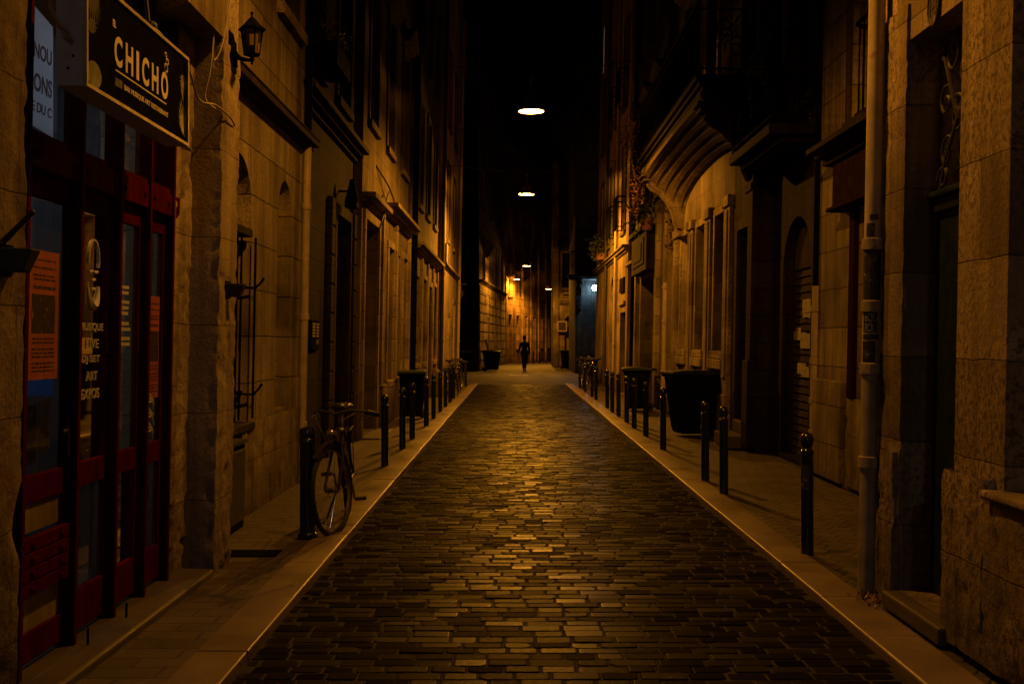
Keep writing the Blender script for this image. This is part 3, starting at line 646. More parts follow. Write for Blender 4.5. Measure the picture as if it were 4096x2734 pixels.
for a, z, r in ((5.665, 2.858, .021), (5.685, 2.893, .015), (5.66, 2.922, .011)): mb.tube([(XS, a + r * math.cos(q * .6283), z + r * math.sin(q * .6283)) for q in range(10)], .0045, 5, True)
build(mb, 'rule_and_bubbles', 'cream', sg)
mb = MB(); mb.add([(XS, 4.70 + .085 * math.cos(R(a)), 2.60 + .055 * math.sin(R(a))) for a in range(0, 360, 20)], [tuple(range(18))])
for k in range(5): a = 4.945 + k * .018; mb.add([(XS, a, 2.612), (XS, a + .014, 2.612), (XS, a + .022, 2.645), (XS, a + .01, 2.65)], [(0, 1, 2, 3)])
build(mb, 'lime_shape', 'leafgreen', sg)
mb = MB()
def frond(c, ang, ln, n=9):
    for k in range(n):
        th = ang + (k - n / 2) * .16; l = ln * (.6 + .4 * math.sin(math.pi * (k + .5) / n)); p = (c[0] + l * math.cos(th), c[1] + l * math.sin(th)); q = .012
        m_ = ((c[0] + p[0]) / 2, (c[1] + p[1]) / 2); nx, ny = -math.sin(th) * q, math.cos(th) * q
        cl = lambda a, z: (XS + .0002 * k, min(6.02, max(4.615, a)), min(2.98, max(2.55, z)))
        mb.add([cl(*c), cl(m_[0] + nx, m_[1] + ny), cl(*p), cl(m_[0] - nx, m_[1] - ny)], [(0, 1, 2, 3)])
frond((4.66, 2.98), R(-70), .2); frond((4.62, 2.78), R(20), .12, 6); frond((6.0, 2.56), R(115), .22); frond((6.02, 2.86), R(190), .13, 7); frond((5.96, 2.75), R(100), .15, 5)
build(mb, 'printed_leaves', 'fern', sg)
mb = MB()
for z in (2.6, 2.65): mb.cyl((-1.80 + (z - 2.6) * .4, 4.591, z), (-1.80 + (z - 2.6) * .4, 4.596, z), .006, n=8)
build(mb, 'screw', 'black', sg)
mb = MB()
for a in (4.8, 5.8): mb.cyl((-1.85, a, 2.99), (-1.9, a, 3.45), .012, n=8)
build(mb, 'hanger', 'iron', sg)
# cables around the sign and the lantern
def cable(pts, r, label, m='wire', sag=0):
    P = [Vector(p) for p in pts]; out = []
    for i in range(len(P) - 1):
        p0, p1, p2, p3 = P[max(i - 1, 0)], P[i], P[i + 1], P[min(i + 2, len(P) - 1)]
        for k in range(6):
            t = k / 6; out.append(.5 * ((2 * p1) + (p2 - p0) * t + (2 * p0 - 5 * p1 + 4 * p2 - p3) * t * t + (3 * p1 - p0 - 3 * p2 + p3) * t ** 3))
    out.append(P[-1]); return single(MB().tube(out, r, 6), 'cable', m, label, 'cable', tuple(P[0]), False, smooth=True)
cable([(-1.74, 5.0, 3.01), (-1.75, 5.4, 3.005), (-1.76, 5.62, 3.03), (-1.75, 5.8, 3.0), (-1.74, 6.05, 2.97), (-1.80, 6.5, 2.88), (-1.81, 6.9, 2.93), (-1.80, 7.2, 2.92), (-1.815, 7.4, 2.9)], .006, 'pale cable sagging along the top of the bar sign to the stone pier')
cable([(-1.83, 6.98, 3.6), (-1.86, 6.99, 3.2), (-1.9, 7.0, 3.0), (-1.84, 7.02, 2.93)], .006, 'pair of pale cables dropping beside the lantern pier'); cable([(-1.83, 7.02, 3.6), (-1.86, 7.03, 3.25), (-1.82, 7.1, 3.35), (-1.79, 7.2, 3.7)], .005, 'thin pale cable looping up behind the wall lantern')
cable([(-1.85, 4.5, 3.4), (-1.84, 4.5, 2.9), (-1.83, 4.52, 2.8), (-1.79, 4.56, 2.74), (-1.78, 4.56, 2.71), (-1.81, 4.55, 2.74)], .008, 'cut cable end hanging against the near end of the bar sign')
single(MB().ball((-1.79, 5.62, 3.05), .03, 10).box(-1.82, -1.76, 5.6, 5.66, 3.0, 3.04), 'junction_box', 'iron', 'small knobbly junction box on top of the bar sign', 'junction box', (-1.79, 5.62, 3.0))
# ---- wall lantern
ln = thing('wall_lantern', 'black unlit hexagonal wall lantern on a curved arm', 'lantern', (-1.83, 7.36, 3.29), False)
cx, cy = -1.695, 7.36
mb = MB(); mb.box(-1.838, -1.808, 7.30, 7.42, 3.24, 3.44); mb.prism([(-1.835, 7.30, 3.44), (-1.815, 7.30, 3.44), (-1.83, 7.30, 3.50)], (0, .12, 0))
mb.tube([(-1.82, cy, 3.385), (-1.80, cy, 3.345), (-1.765, cy, 3.322), (-1.72, cy, 3.316), (cx, cy, 3.316)], [.024, .019, .015, .012, .012], 8); mb.box(-1.82, -1.79, 7.345, 7.375, 3.27, 3.37)
build(mb, 'bracket', 'black', ln, smooth=True)
mb = MB(); mb.lathe((cx, cy, 0), [(.001, 3.285), (.01, 3.29), (.006, 3.302), (.016, 3.312), (.012, 3.33), (.03, 3.342), (.055, 3.346), (.055, 3.356), (.001, 3.357)], 6)
for k in range(6):
    th = k * math.pi / 3; c_, s_ = math.cos(th), math.sin(th); mb.cyl((cx + .05 * c_, cy + .05 * s_, 3.35), (cx + .07 * c_, cy + .07 * s_, 3.512), .005, n=6)
build(mb, 'cage', 'black', ln); mb = MB(); mb.lathe((cx, cy, 0), [(.047, 3.355), (.067, 3.51)], 6); build(mb, 'glazing', 'lampglass', ln)
mb = MB(); mb.lathe((cx, cy, 0), [(.001, 3.508), (.088, 3.505), (.09, 3.515), (.05, 3.55), (.045, 3.556), (.02, 3.585), (.008, 3.592), (.006, 3.605), (.012, 3.615), (.009, 3.625), (.001, 3.632)], 6); build(mb, 'roof', 'black', ln)
mb = MB(); mb.cyl((cx, cy, 3.355), (cx, cy, 3.41), .018, n=10); build(mb, 'socket', 'black', ln)
# ---- pot shaped wall boxes
def wallbox(X, a, z, label):
    t = thing('wall_uplighter', label, 'wall box', (X, a, z), True, 'dark half boxes on the bar piers')
    mb = MB(); mb.hexa([(X, a - .05, z), (X + .085, a - .035, z), (X + .085, a + .035, z), (X, a + .05, z), (X, a - .07, z + .085), (X + .12, a - .045, z + .085), (X + .12, a + .045, z + .085), (X, a + .07, z + .085)]); build(mb, 'body', 'iron', t, bevel=.006)
    mb = MB(); mb.box(X - .01, X + .01, a - .06, a + .06, z - .01, z + .1); build(mb, 'back_plate', 'black', t)
wallbox(-1.855, 7.33, 1.785, 'dark half box fixed on the pier under the lantern'); wallbox(-1.855, 4.12, 1.75, 'dark half box on the nearest pier beside the orange poster')
single(MB().cyl((-1.87, 4.13, 1.85), (-1.745, 4.1, 1.965), .012, .009).ball((-1.745, 4.1, 1.965), .012, 8), 'wall_peg', 'iron', 'slanting metal peg on the nearest pier above the half box', 'peg', (-1.85, 4.1, 1.9), True)
single(MB().box(-2.0, -1.62, 7.72, 7.96, .037, .043), 'drain_grate', 'black', 'dark slotted drain cover in the left pavement', 'drain cover', (-1.8, 7.8, .04))

# ================================================================== LEFT SIDE : arched building
ops = [dict(a=(8.76, 9.67), z=(.86, 3.07), arch=.45, rev=.26, k='none'), dict(a=(10.74, 11.38), z=(.9, 3.10), arch=.32, rev=.2, k='blind'),
       dict(a=(8.8, 9.9), z=(4.7, 6.8), hood=1), dict(a=(10.6, 11.6), z=(4.7, 6.8), hood=1)]
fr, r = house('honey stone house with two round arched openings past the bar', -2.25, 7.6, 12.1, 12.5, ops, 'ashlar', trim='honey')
build(rough_box(fr, 9.3, 12.08, -.05, .05, .03, .87, amp=.014, chip=.02, seed=6, st=.05), 'plinth', 'rough', r, smooth=True)
mb = MB(); mb.fbox(fr, 8.0, 12.1, -.14, .03, 3.60, 3.66); mb.fbox(fr, 8.0, 12.1, -.09, .03, 3.56, 3.598); mb.fbox(fr, 8.0, 12.1, -.15, -.02, 3.662, 3.68); build(mb, 'string_course', 'sooty', r, bevel=.008)
build(rough_box(fr, 10.75, 11.37, .15, .19, .91, 3.09, amp=.01, chip=.0, seed=31, st=.04), 'niche_infill', 'mid', r, smooth=True); w = build(MB().fbox(fr, 8.765, 9.665, .22, .255, .87, 3.06), 'window', 'darkwood', r)
mb = MB()
for k in range(6): a = 8.84 + k * .15; mb.cyl(fr.P(a, .06, .88), fr.P(a, .06, 2.5), .011, n=6)
mb.cyl(fr.P(9.62, -.05, .9), fr.P(9.62, -.05, 2.42), .011, n=6)
for z in (1.1, 2.0): mb.fbox(fr, 8.77, 9.66, .05, .07, z, z + .03); mb.cyl(fr.P(9.6, .06, z), fr.P(9.62, -.07, z), .009, n=6); mb.tube([fr.P(9.62, -.05, z), fr.P(9.66, -.08, z + .03), fr.P(9.72, -.10, z + .08)], [.012, .01, .014], 6)
build(mb, 'grille', 'black', w, smooth=True)
mb = MB(); mb.fbox(fr, 8.8, 9.60, -.03, .18, 2.42, 2.49); build(mb, 'lamp_hood', 'sooty', w, bevel=.01)
build(MB().fbox(fr, 8.7, 9.7, -.06, .22, .8, .865), 'sill', 'sooty', w, bevel=.01)
cb = thing('utility_cabinet', 'dark grey utility cabinet standing below the barred arched window', 'cabinet', (-2.2, 8.75, .036), True); build(MB().fbox(fr, 8.45, 9.0, -.14, -.055, .04, .70), 'body', 'darkwood', cb, bevel=.008); build(MB().fbox(fr, 8.47, 8.98, -.15, -.1405, .1, .66), 'door', 'iron', cb, bevel=.004); build(MB().fbox(fr, 8.43, 9.02, -.155, -.05, .702, .73), 'lid', 'iron', cb)

def downpipe(X, a, r, ztop, parts, collars, label, s=1, group='downpipes on the house fronts'):
    t = thing('downpipe', label, 'downpipe', (X, a, 0), True, group); z = .04
    for z1, m, k in parts: build(MB().cyl((X, a, z), (X, a, z1), r * k, n=16), 'pipe_section', m, t, smooth=True); z = z1 + .001
    for c in collars: build(MB().lathe((X, a, 0), [(r * 1.02, c - .035), (r * 1.25, c - .03), (r * 1.25, c + .03), (r * 1.02, c + .035)], 16), 'collar', parts[0][1], t, smooth=True)
    return t
downpipe(-2.19, 11.86, .04, 12, [(.62, 'pale', 1.05), (3.55, 'pale', 1), (12, 'black', 1.0)], (.63, 1.75, 2.9), 'cream downpipe at the far corner of the arched house')

# ================================================================== LEFT SIDE : sooty house
ops = [dict(a=(12.45, 13.05), z=(.7, 3.2), k='blind', rev=.06), dict(a=(14.95, 16.15), z=(.1, 3.2), k='double', rev=.35, m='darkwood')] + [dict(a=(a, a + 1.05), z=(z, z + 2.2), m='darkwood', hood=1) for a in (12.7, 14.9) for z in (4.75, 8.2)]
fr, r = house('sooty black narrow house with a double door on the left', -2.38, 12.12, 16.6, 13, ops, 'dark', trim='sooty')
cornice(fr, r, 12.15, 16.55, 4.15, m='sooty')
for a in (14.3, 16.3):
    mb = MB().fbox(fr, a + .02, a + .26, -.05, .02, .06, 3.38)
    for k in range(9): mb.fbox(fr, a, a + .28, -.07, .021, .061 + k * .37, .06 + k * .37 + .35)
    build(mb, 'pilaster', 'dark', r, bevel=.015)
mb = MB(); mb.fbox(fr, 14.9, 16.3, -.35, .3, .0, .09); build(mb, 'door_step', 'step', r, bevel=.01)
t = thing('intercom_panel', 'dark intercom panel with rows of labels by the cream downpipe', 'intercom', (-2.38, 13.45, 1.4), True); build(MB().fbox(fr, 13.2, 13.72, -.03, .0, 1.4, 1.75), 'plate', 'black', t, bevel=.004)
mb = MB()
for i in range(5):
    for q in range(2): mb.fbox(fr, 13.27 + q * .25, 13.43 + q * .25, -.033, -.0295, 1.69 - i * .035, 1.712 - i * .035)
build(mb, 'name_labels', 'paper', t); build(MB().fbox(fr, 13.5, 13.68, -.034, -.0305, 1.46, 1.52), 'speaker', 'iron', t)
t = thing('window_planter', 'dark planter box with plants high on the sooty house', 'planter', (-2.3, 14.2, 4.75), True); build(MB().fbox(fr, 12.75, 13.75, -.34, -.08, 4.62, 4.86), 'trough', 'black', t)
def leaves(n, fn, sz, seed=0):
    random.seed(seed); mb = MB()
    for k in range(n):
        p = Vector(fn()); d = Vector((random.gauss(0, 1), random.gauss(0, 1), random.gauss(0, 1))).normalized(); e = d.orthogonal().normalized(); s = sz * random.uniform(.6, 1.3)
        mb.add([p - d * s, p + e * s * .45, p + d * s, p - e * s * .45], [(0, 1, 2, 3)])
    return mb
build(leaves(160, lambda: fr.P(random.uniform(12.7, 13.8), random.uniform(-.4, -.05), 4.86 + abs(random.gauss(0, .13))), .05, 2), 'foliage', 'leaf', t)
t = thing('facade_spotlight', 'small dark spotlight above the sooty pilaster', 'spotlight', (-2.32, 15.2, 3.35), True); mb = MB(); mb.cyl((-2.38, 15.2, 3.5), (-2.2, 15.2, 3.5), .015); mb.cyl((-2.2, 15.2, 3.36), (-2.2, 15.2, 3.66), .1, .03, 14); mb.box(-2.28, -2.12, 15.08, 15.32, 3.28, 3.36); build(mb, 'housing', 'black', t)

# ================================================================== LEFT SIDE : pediment house
ops = [dict(a=(16.95, 18.6), z=(.12, 3.35), k='double', rev=.4), dict(a=(20.1, 21.0), z=(.85, 3.2), k='window', open=0, rev=.3), dict(a=(21.35, 22.4), z=(.85, 3.2), k='shutter', rev=.08), dict(a=(22.8, 23.6), z=(.85, 3.2), rev=.3)]
ops += [dict(a=(a, a + 1.0), z=(z, z + 2.3), hood=2 if z < 5 else 1, open=0) for a in (17.2, 19.6, 22.2) for z in (4.9, 8.4)]
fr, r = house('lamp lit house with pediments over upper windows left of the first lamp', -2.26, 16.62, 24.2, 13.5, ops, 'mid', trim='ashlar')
cornice(fr, r, 19.4, 23.9, 3.72, ((.08, .06), (.17, .06), (.26, .07)))
cornice(fr, r, 16.7, 18.9, 3.6, ((.06, .06), (.2, .08)), name='door_hood')
mb = MB(); mb.fbox(fr, 19.3, 24.15, -.06, .02, .03, .8); build(mb, 'plinth', 'mid', r, bevel=.02)
for a in (18.9, 21.08, 23.75): build(MB().fbox(fr, a, a + .2, -.07, .02, .82, 3.7), 'pilaster', 'ashlar', r, bevel=.012)
build(MB().fbox(fr, 16.9, 18.65, -.3, .35, .0, .11), 'door_step', 'step', r, bevel=.01)
cable([(-2.2, 18.2, 4.3), (-2.1, 19.4, 4.05), (-2.15, 21.0, 3.75), (-2.2, 21.4, 3.3)], .015, 'black cable looping across the pediment house front', 'wireblack'); cable([(-2.2, 18.3, 3.2), (-2.12, 18.4, 3.5), (-2.1, 18.9, 3.9), (-2.12, 19.4, 4.05)], .015, 'black cable rising beside the tall brown doorway', 'wireblack')
downpipe(-2.14, 24.25, .05, 12, [(12, 'black', 1)], (1.5, 3.4, 5.5), 'black downpipe beyond the pediment house shutters')
# ================================================================== LEFT SIDE : third house with dark openings
ops = [dict(a=(25.0, 26.0), z=(1.05, 3.0), k='shutter', rev=.15, m='brownwood'), dict(a=(26.8, 27.8), z=(1.05, 3.0), rev=.35), dict(a=(28.5, 29.5), z=(.1, 2.9), k='double', rev=.4, m='darkwood'), dict(a=(30.3, 31.3), z=(1.05, 3.0), rev=.35)]
ops += [dict(a=(a, a + 1.0), z=(z, z + 2.3), hood=0) for a in (25.2, 27.4, 29.8) for z in (4.6, 8.0)]
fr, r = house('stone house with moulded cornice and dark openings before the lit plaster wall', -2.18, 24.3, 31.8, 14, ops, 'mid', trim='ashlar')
cornice(fr, r, 24.4, 31.75, 3.5)
for a in (24.4, 26.2, 28.0, 29.75, 31.45): build(MB().fbox(fr, a, a + .25, -.05, .02, .05, 3.48), 'pilaster', 'ashlar', r, bevel=.012)
mb = MB(); mb.fbox(fr, 25.0, 27.9, -.04, .02, .1, .95); build(mb, 'dado', 'greywood', r, bevel=.01)
single(MB().lathe((-2.05, 29.9, 0), [(.2, .03), (.19, .35), (.15, .6), (.08, .75), (.001, .8)], 12), 'guard_stone', 'ashlar', 'rounded guard stone at the foot of the third left house', 'guard stone', (-2.05, 29.9, .03), smooth=True)
t = thing('meter_box', 'pale meter box on the brightly lit left wall', 'meter box', (-2.05, 32.3, 3.7), True); build(MB().box(-2.1, -1.93, 32.0, 32.5, 3.72, 4.25), 'cover', 'pale', t, bevel=.01); build(MB().cyl((-2.02, 32.25, 3.3), (-2.02, 32.25, 3.72), .02), 'conduit', 'pale', t)
downpipe(-2.03, 31.85, .05, 13, [(13, 'iron', 1)], (1.5, 3.4), 'iron downpipe beside the brightly lit left wall')
ops = [dict(a=(35.2, 36.1), z=(.1, 2.3), k='door', rev=.25), dict(a=(38.2, 39.2), z=(.9, 2.8), rev=.25)] + [dict(a=(a, a + 1.0), z=(z, z + 2.2)) for a in (34, 37.4) for z in (4.6, 8.0)]
fr, r = house('ochre plastered corner house brightly lit by the second lamp', -2.08, 31.9, 41.4, 14, ops, 'plaster', trim='ashlar')
cornice(fr, r, 32.6, 41.3, 3.7, ((.05, .06), (.12, .08)))
downpipe(-1.99, 40.6, .05, 13, [(13, 'pale', 1)], (1.5, 3.4), 'pale downpipe at the end of the left row')
# projecting shop sign on the corner
t = thing('projecting_sign', 'dark round projecting shop sign hanging at the left street corner', 'sign', (-1.9, 43, 3.0)); build(MB().box(-2.35, -1.85, 42.9, 43.1, 3.0, 3.6), 'panel', 'black', t, bevel=.02); build(MB().cyl((-2.1, 42.89, 3.3), (-2.1, 42.88, 3.3), .2, n=24), 'emblem', 'iron', t); build(MB().box(-2.5, -1.8, 42.97, 43.03, 3.62, 3.68), 'arm', 'iron', t)

# ================================================================== RIGHT SIDE : nearest house
ops = [dict(a=(5.50, 6.23), z=(.09, 3.10), rev=.2, k='none'), dict(a=(3.5, 4.94), z=(.76, 3.7), rev=.35, k='window', plain=1, m='darkwood')]
fr, r = house('nearest weathered stone house on the right with a tall dark doorway', 2.14, -2, 6.72, 12, ops, 'mottled', trim='mottled')
build(rough_box(fr, -2, 5.5, -.06, .05, .03, .80, amp=.012, chip=.06, seed=9, st=.035), 'plinth', 'mottled', r, smooth=True)
build(rough_box(fr, 5.02, 5.5, -.064, .05, .03, .84, amp=.012, chip=.07, seed=11, st=.03), 'plinth_block', 'mottled', r, smooth=True)
mb = MB(); mb.fbox(fr, 3.4, 5.0, -.085, .34, .76, .8); build(mb, 'window_sill', 'mottled', r, bevel=.015)
build(rough_box(fr, 6.235, 6.70, -.02, .06, .5, 3.3, amp=.01, chip=.035, seed=12, st=.03), 'jamb', 'mottled', r, smooth=True); build(rough_box(fr, 6.25, 6.48, -.05, .06, .03, .84, amp=.008, chip=.02, seed=13, st=.03), 'jamb_base', 'mottled', r, smooth=True)
build(MB().fbox(fr, 5.4, 6.24, -.1, .18, .0, .088), 'threshold', 'step', r, bevel=.012)
d = build(MB().fbox(fr, 5.504, 6.226, .16, .195, .1, 2.15).fbox(fr, 5.504, 6.226, .13, .195, 2.152, 2.22), 'door', 'darkgreen', r, bevel=.004)
build(MB().quad(fr.P(5.52, .17, 2.22), fr.P(6.21, .17, 2.22), fr.P(6.21, .17, 3.08), fr.P(5.52, .17, 3.08)), 'transom_pane', 'pane', d)
mb = MB(); T = fr.T
for c, rr, st, sg_ in (((5.95, 2.95), .13, 0, 1), ((6.02, 2.72), .10, math.pi, -1), ((5.86, 2.62), .12, .5, 1), ((6.0, 2.45), .09, 2.5, -1), ((5.75, 2.85), .12, 2, 1), ((5.7, 2.5), .12, 1, -1), ((6.05, 2.32), .07, 0, 1)):
    mb.tube(scroll(fr.P(c[0], .125, c[1]), T, UZ, rr, 1.4, 24, st, sg_), .009, 6)
mb.tube([fr.P(6.1, .125, 2.24), fr.P(6.0, .12, 2.42), fr.P(5.85, .12, 2.6), fr.P(5.98, .12, 2.85), fr.P(6.1, .125, 3.05)], .011, 6); mb.tube([fr.P(5.6, .125, 2.24), fr.P(5.75, .12, 2.5), fr.P(5.6, .12, 2.8), fr.P(5.75, .125, 3.05)], .011, 6)
build(mb, 'grille', 'iron', d, smooth=True)
build(MB().fbox(fr, 5.5, 6.22, .1, .16, 2.225, 2.26), 'transom_moulding', 'darkgreen', d, bevel=.01)
t = thing('house_number', 'oval plate with the number 18 above the right doorway', 'number plate', (2.12, 5.86, 3.22), True)
mb = MB(); mb.add([fr.P(5.86 + .075 * math.cos(R(a)), -.012, 3.225 + .1 * math.sin(R(a))) for a in range(0, 360, 15)], [tuple(range(24))]); mb.prism([fr.P(5.86 + .075 * math.cos(R(a)), -.011, 3.225 + .1 * math.sin(R(a))) for a in range(0, 360, 15)], fr.N * .02); build(mb, 'plate', 'mottled', t)
build(MB().tube([fr.P(5.86 + .075 * math.cos(R(a)), -.013, 3.225 + .1 * math.sin(R(a))) for a in range(0, 360, 15)], .006, 6, True), 'rim', 'iron', t); build(text_mb('18', 2.126, 5.81, 5.91, 3.175, 3.275, flip=True, off=.02), 'digits', 'iron', t)
t = downpipe(2.07, 6.6, .048, 12, [(.78, 'greypipe', 1.0), (1.33, 'greypipe', 1.0), (2.06, 'pale', 1.0), (4.2, 'pale', 1.0), (12, 'black', 1)], (.80, 1.34, 1.70, 2.06), 'fat cream downpipe with torn dark stickers beside the right doorway')
def wrap(X, a, r, z0, z1, t0, t1, mb): mb.add([(X + r * math.cos(t0 + (t1 - t0) * i / 8), a + r * math.sin(t0 + (t1 - t0) * i / 8), z) for z in (z0, z1) for i in range(9)], [(i, i + 1, i + 10, i + 9) for i in range(8)])
mb = MB()
for z0, z1, t0, t1 in ((1.74, 2.03, 3.0, 6.2), (1.55, 1.67, 3.4, 5.2), (1.36, 1.50, 3.3, 5.0), (1.51, 1.54, 3.3, 5.4), (2.1, 2.18, 3.6, 4.6), (2.2, 2.23, 4.0, 5.0)): wrap(2.07, 6.6, .0495, z0, z1, t0, t1, mb)
build(mb, 'sticker', 'sticker', t)
mb = MB()
for z in (1.645, 1.585):
    tm = text_mb('ECK', 0, -1, 1, 0, .045, off=.02)
    for v in tm.v: th = 4.25 + v.y * .55; v.x, v.y, v.z = 2.07 + .0505 * math.cos(th), 6.6 + .0505 * math.sin(th), z - .03 + v.z
    mb.add(tm.v, tm.f)
build(mb, 'sticker_lettering', 'whitevinyl', t)
single(leaves(90, lambda: (random.gauss(2.03, .05), random.gauss(6.45, .09), .045 + abs(random.gauss(0, .01))), .02, 5), 'dead_leaves', 'vineleaf', 'small heap of dead leaves at the foot of the fat downpipe', 'leaves', (2.03, 6.45, .04))
single(MB().box(2.25, 2.5, 4.2, 4.95, .037, .042), 'drain_grate', 'black', 'dark drain grate at the right pavement edge near the plinth', 'drain cover', (2.3, 4.5, .04))

# ================================================================== RIGHT SIDE : red shopfront house
ops = [dict(a=(8.6, 10.62), z=(.06, 2.7), rev=.3, k='none'), dict(a=(9.6, 11.25), z=(3.62, 4.9), rev=.25, m='darkwood')] + [dict(a=(9.6, 10.8), z=(7, 9.2))]
fr, r = house('set back stone house with a dark red shop fascia behind the fat downpipe', 3.3, 6.78, 12.4, 12.5, ops, 'ashlar', trim='sooty')
sf = build(MB().fbox(fr, 8.604, 10.616, .24, .29, .07, 2.69), 'shopfront', 'darkwood', r)
build(MB().fbox(fr, 10.5, 10.616, .0, .236, .07, 2.69), 'post', 'redline', sf, bevel=.006)
build(MB().fbox(fr, 9.5, 9.6, .0, .236, .07, 2.69), 'post', 'redline', sf, bevel=.006); build(MB().fbox(fr, 10.93, 11.1, -.05, -.002, .9, 2.72), 'shutter_board', 'redline', sf, bevel=.006); build(rough_box(fr, 10.64, 11.14, -.04, .04, .04, .9, amp=.012, chip=.04, seed=21, st=.05), 'pier_base', 'rough', r, smooth=True)
build(MB().fbox(fr, 8.3, 11.4, -.14, .02, 2.78, 3.2).fbox(fr, 8.25, 11.45, -.19, .02, 2.74, 2.778), 'fascia', 'redline', r, bevel=.008)
cornice(fr, r, 8.0, 11.75, 3.25, ((.14, .07), (.22, .05), (.3, .06)), 'sooty')
mb = MB()
for k in range(12): a = 9.66 + k * .135; mb.cyl(fr.P(a, .03, 3.63), fr.P(a, .03, 4.6), .009, n=5)
mb.fbox(fr, 9.6, 11.25, .02, .04, 4.56, 4.6); mb.fbox(fr, 9.6, 11.25, .02, .04, 3.66, 3.69); build(mb, 'window_guard', 'black', r)
mb = MB(); mb.fbox(fr, 11.3, 12.35, -.05, .02, .03, 1.05); build(mb, 'plinth', 'ashlar', r, bevel=.015)
downpipe(3.3, 12.42, .055, 12, [(2.1, 'pale', 1), (12, 'black', .95)], (.5, .85, 1.28, 1.85), 'cream downpipe with black upper length beside the roller shutter')
# ================================================================== RIGHT SIDE : roller shutter house
ops = [dict(a=(13.0, 14.35), z=(.05, 2.95), arch=.62, rev=.25, k='none')] + [dict(a=(13.2, 14.2), z=(z, z + 2.2), m='darkwood') for z in (4.3, 7.8)]
fr, r = house('narrow dark house with an arched roller shutter covered in torn paper', 3.38, 12.44, 14.9, 13, ops, 'dark', trim='sooty')
mb = MB()
for j in range(24): z = .06 + j * .095; mb.hexa([fr.P(13.01, .15, z), fr.P(14.34, .15, z), fr.P(14.34, .2, z), fr.P(13.01, .2, z), fr.P(13.01, .172, z + .09), fr.P(14.34, .172, z + .09), fr.P(14.34, .2, z + .09), fr.P(13.01, .2, z + .09)])
sh = build(mb, 'roller_shutter', 'dullshutter', r)
random.seed(12)
for z0, z1 in ((.95, 1.22), (1.36, 1.62), (1.68, 1.9)):
    mb = MB()
    for k in range(7): a = random.uniform(13.1, 14.0); z = random.uniform(z0, z1 - .1); mb.fbox(fr, a, min(14.33, a + random.uniform(.2, .55)), .143 - k * .001, .149 - k * .001, z, z + random.uniform(.07, .17))
    build(mb, 'torn_paper', 'paper', sh)
mb = MB()
for k in range(26): a = 13.02 + k * .051; hh = 2.33 + .6 * math.sqrt(max(0, 1 - ((a + .02 - 13.675) / .675) ** 2)); mb.fbox(fr, a, a + .03, .14, .2, 2.345, max(2.36, hh))
build(mb, 'tympanum', 'dullshutter', sh)
bal = build(MB().fbox(fr, 12.5, 14.85, -.62, .02, 3.72, 3.84).fbox(fr, 12.6, 14.75, -.5, .02, 3.64, 3.717), 'balcony', 'sootblack', r, bevel=.02)
railing(fr, bal, 12.53, 14.82, -.58, 3.845, 4.85)
# ================================================================== RIGHT SIDE : house with the vaulted balcony
ops = [dict(a=(a, a + .85), z=(1.3, 3.42), rev=.25, m='darkwood') for a in (17.3, 19.15, 21.0)]
ops += [dict(a=(a, a + 1.1), z=(z, z + 2.5), m='darkwood', hood=1) for a in (18.3, 20.9) for z in (5.3, 9.2)]
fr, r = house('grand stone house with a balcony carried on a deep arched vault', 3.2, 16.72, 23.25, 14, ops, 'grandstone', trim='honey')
ops = [dict(a=(15.4, 16.25), z=(.35, 3.0), k='double', rev=.3, m='darkwood')] + [dict(a=(15.2, 16.2), z=(z, z + 2.5), m='darkwood', hood=1) for z in (5.3, 9.2)]
build(wall_mb(fr, 14.92, 16.715, -.05, 14, ops, 5.0), 'near_bay', 'dark', r)
for o in ops: infill(fr, r, o, 'sooty')
for a in (16.76, 18.43, 20.28, 22.15):
    mb = MB(); mb.fbox(fr, a, a + .44, -.06, .02, .04, 3.62); mb.fbox(fr, a - .04, a + .48, -.1, .02, 3.45, 3.61); mb.fbox(fr, a + .1, a + .34, -.085, -.058, .9, 3.4); build(mb, 'pilaster', 'honey', r, bevel=.012)
for a in (17.12, 18.97, 20.82):
    mb = MB(); mb.fbox(fr, a - .02, a + 1.16, -.1, .02, 1.02, 1.17); mb.fbox(fr, a, a + .12, -.06, .02, .7, 1.018); mb.fbox(fr, a + 1.0, a + 1.12, -.06, .02, .7, 1.018); build(mb, 'window_apron', 'honey', r, bevel=.015)
build(MB().fbox(fr, 16.75, 23.2, -.09, .02, .03, .66), 'plinth', 'ashlar', r, bevel=.02)
build(MB().fbox(fr, 15.3, 16.35, -.3, .29, .0, .17).fbox(fr, 15.35, 16.3, -.05, .29, .172, .34), 'door_step', 'step', r, bevel=.015)
build(MB().fbox(fr, 14.95, 15.25, -.1, .02, .04, 3.7).fbox(fr, 14.93, 15.29, -.13, .02, .04, 1.2), 'pilaster', 'dark', r, bevel=.015)
PR = .78; a0, a1 = 15.0, 22.0
mb = MB(); mb.fbox(fr, a0 - .08, a1 + .08, -PR - .1, .02, 4.86, 4.94); mb.fbox(fr, a0 - .05, a1 + .05, -PR - .05, .02, 4.80, 4.858); mb.fbox(fr, a0, a1, -PR, .02, 4.74, 4.798)
bal = build(mb, 'balcony', 'sootblack', r, bevel=.015)
n = 30; c, hw = (a0 + a1) / 2, (a1 - a0) / 2 - .35; zs = 3.72; rise = .62
mb = MB(); nd_ = 10
def arcz(i): th = math.pi * i / n; return c - hw * math.cos(th), zs + rise * math.sin(th) ** .8 if 0 < i < n else zs
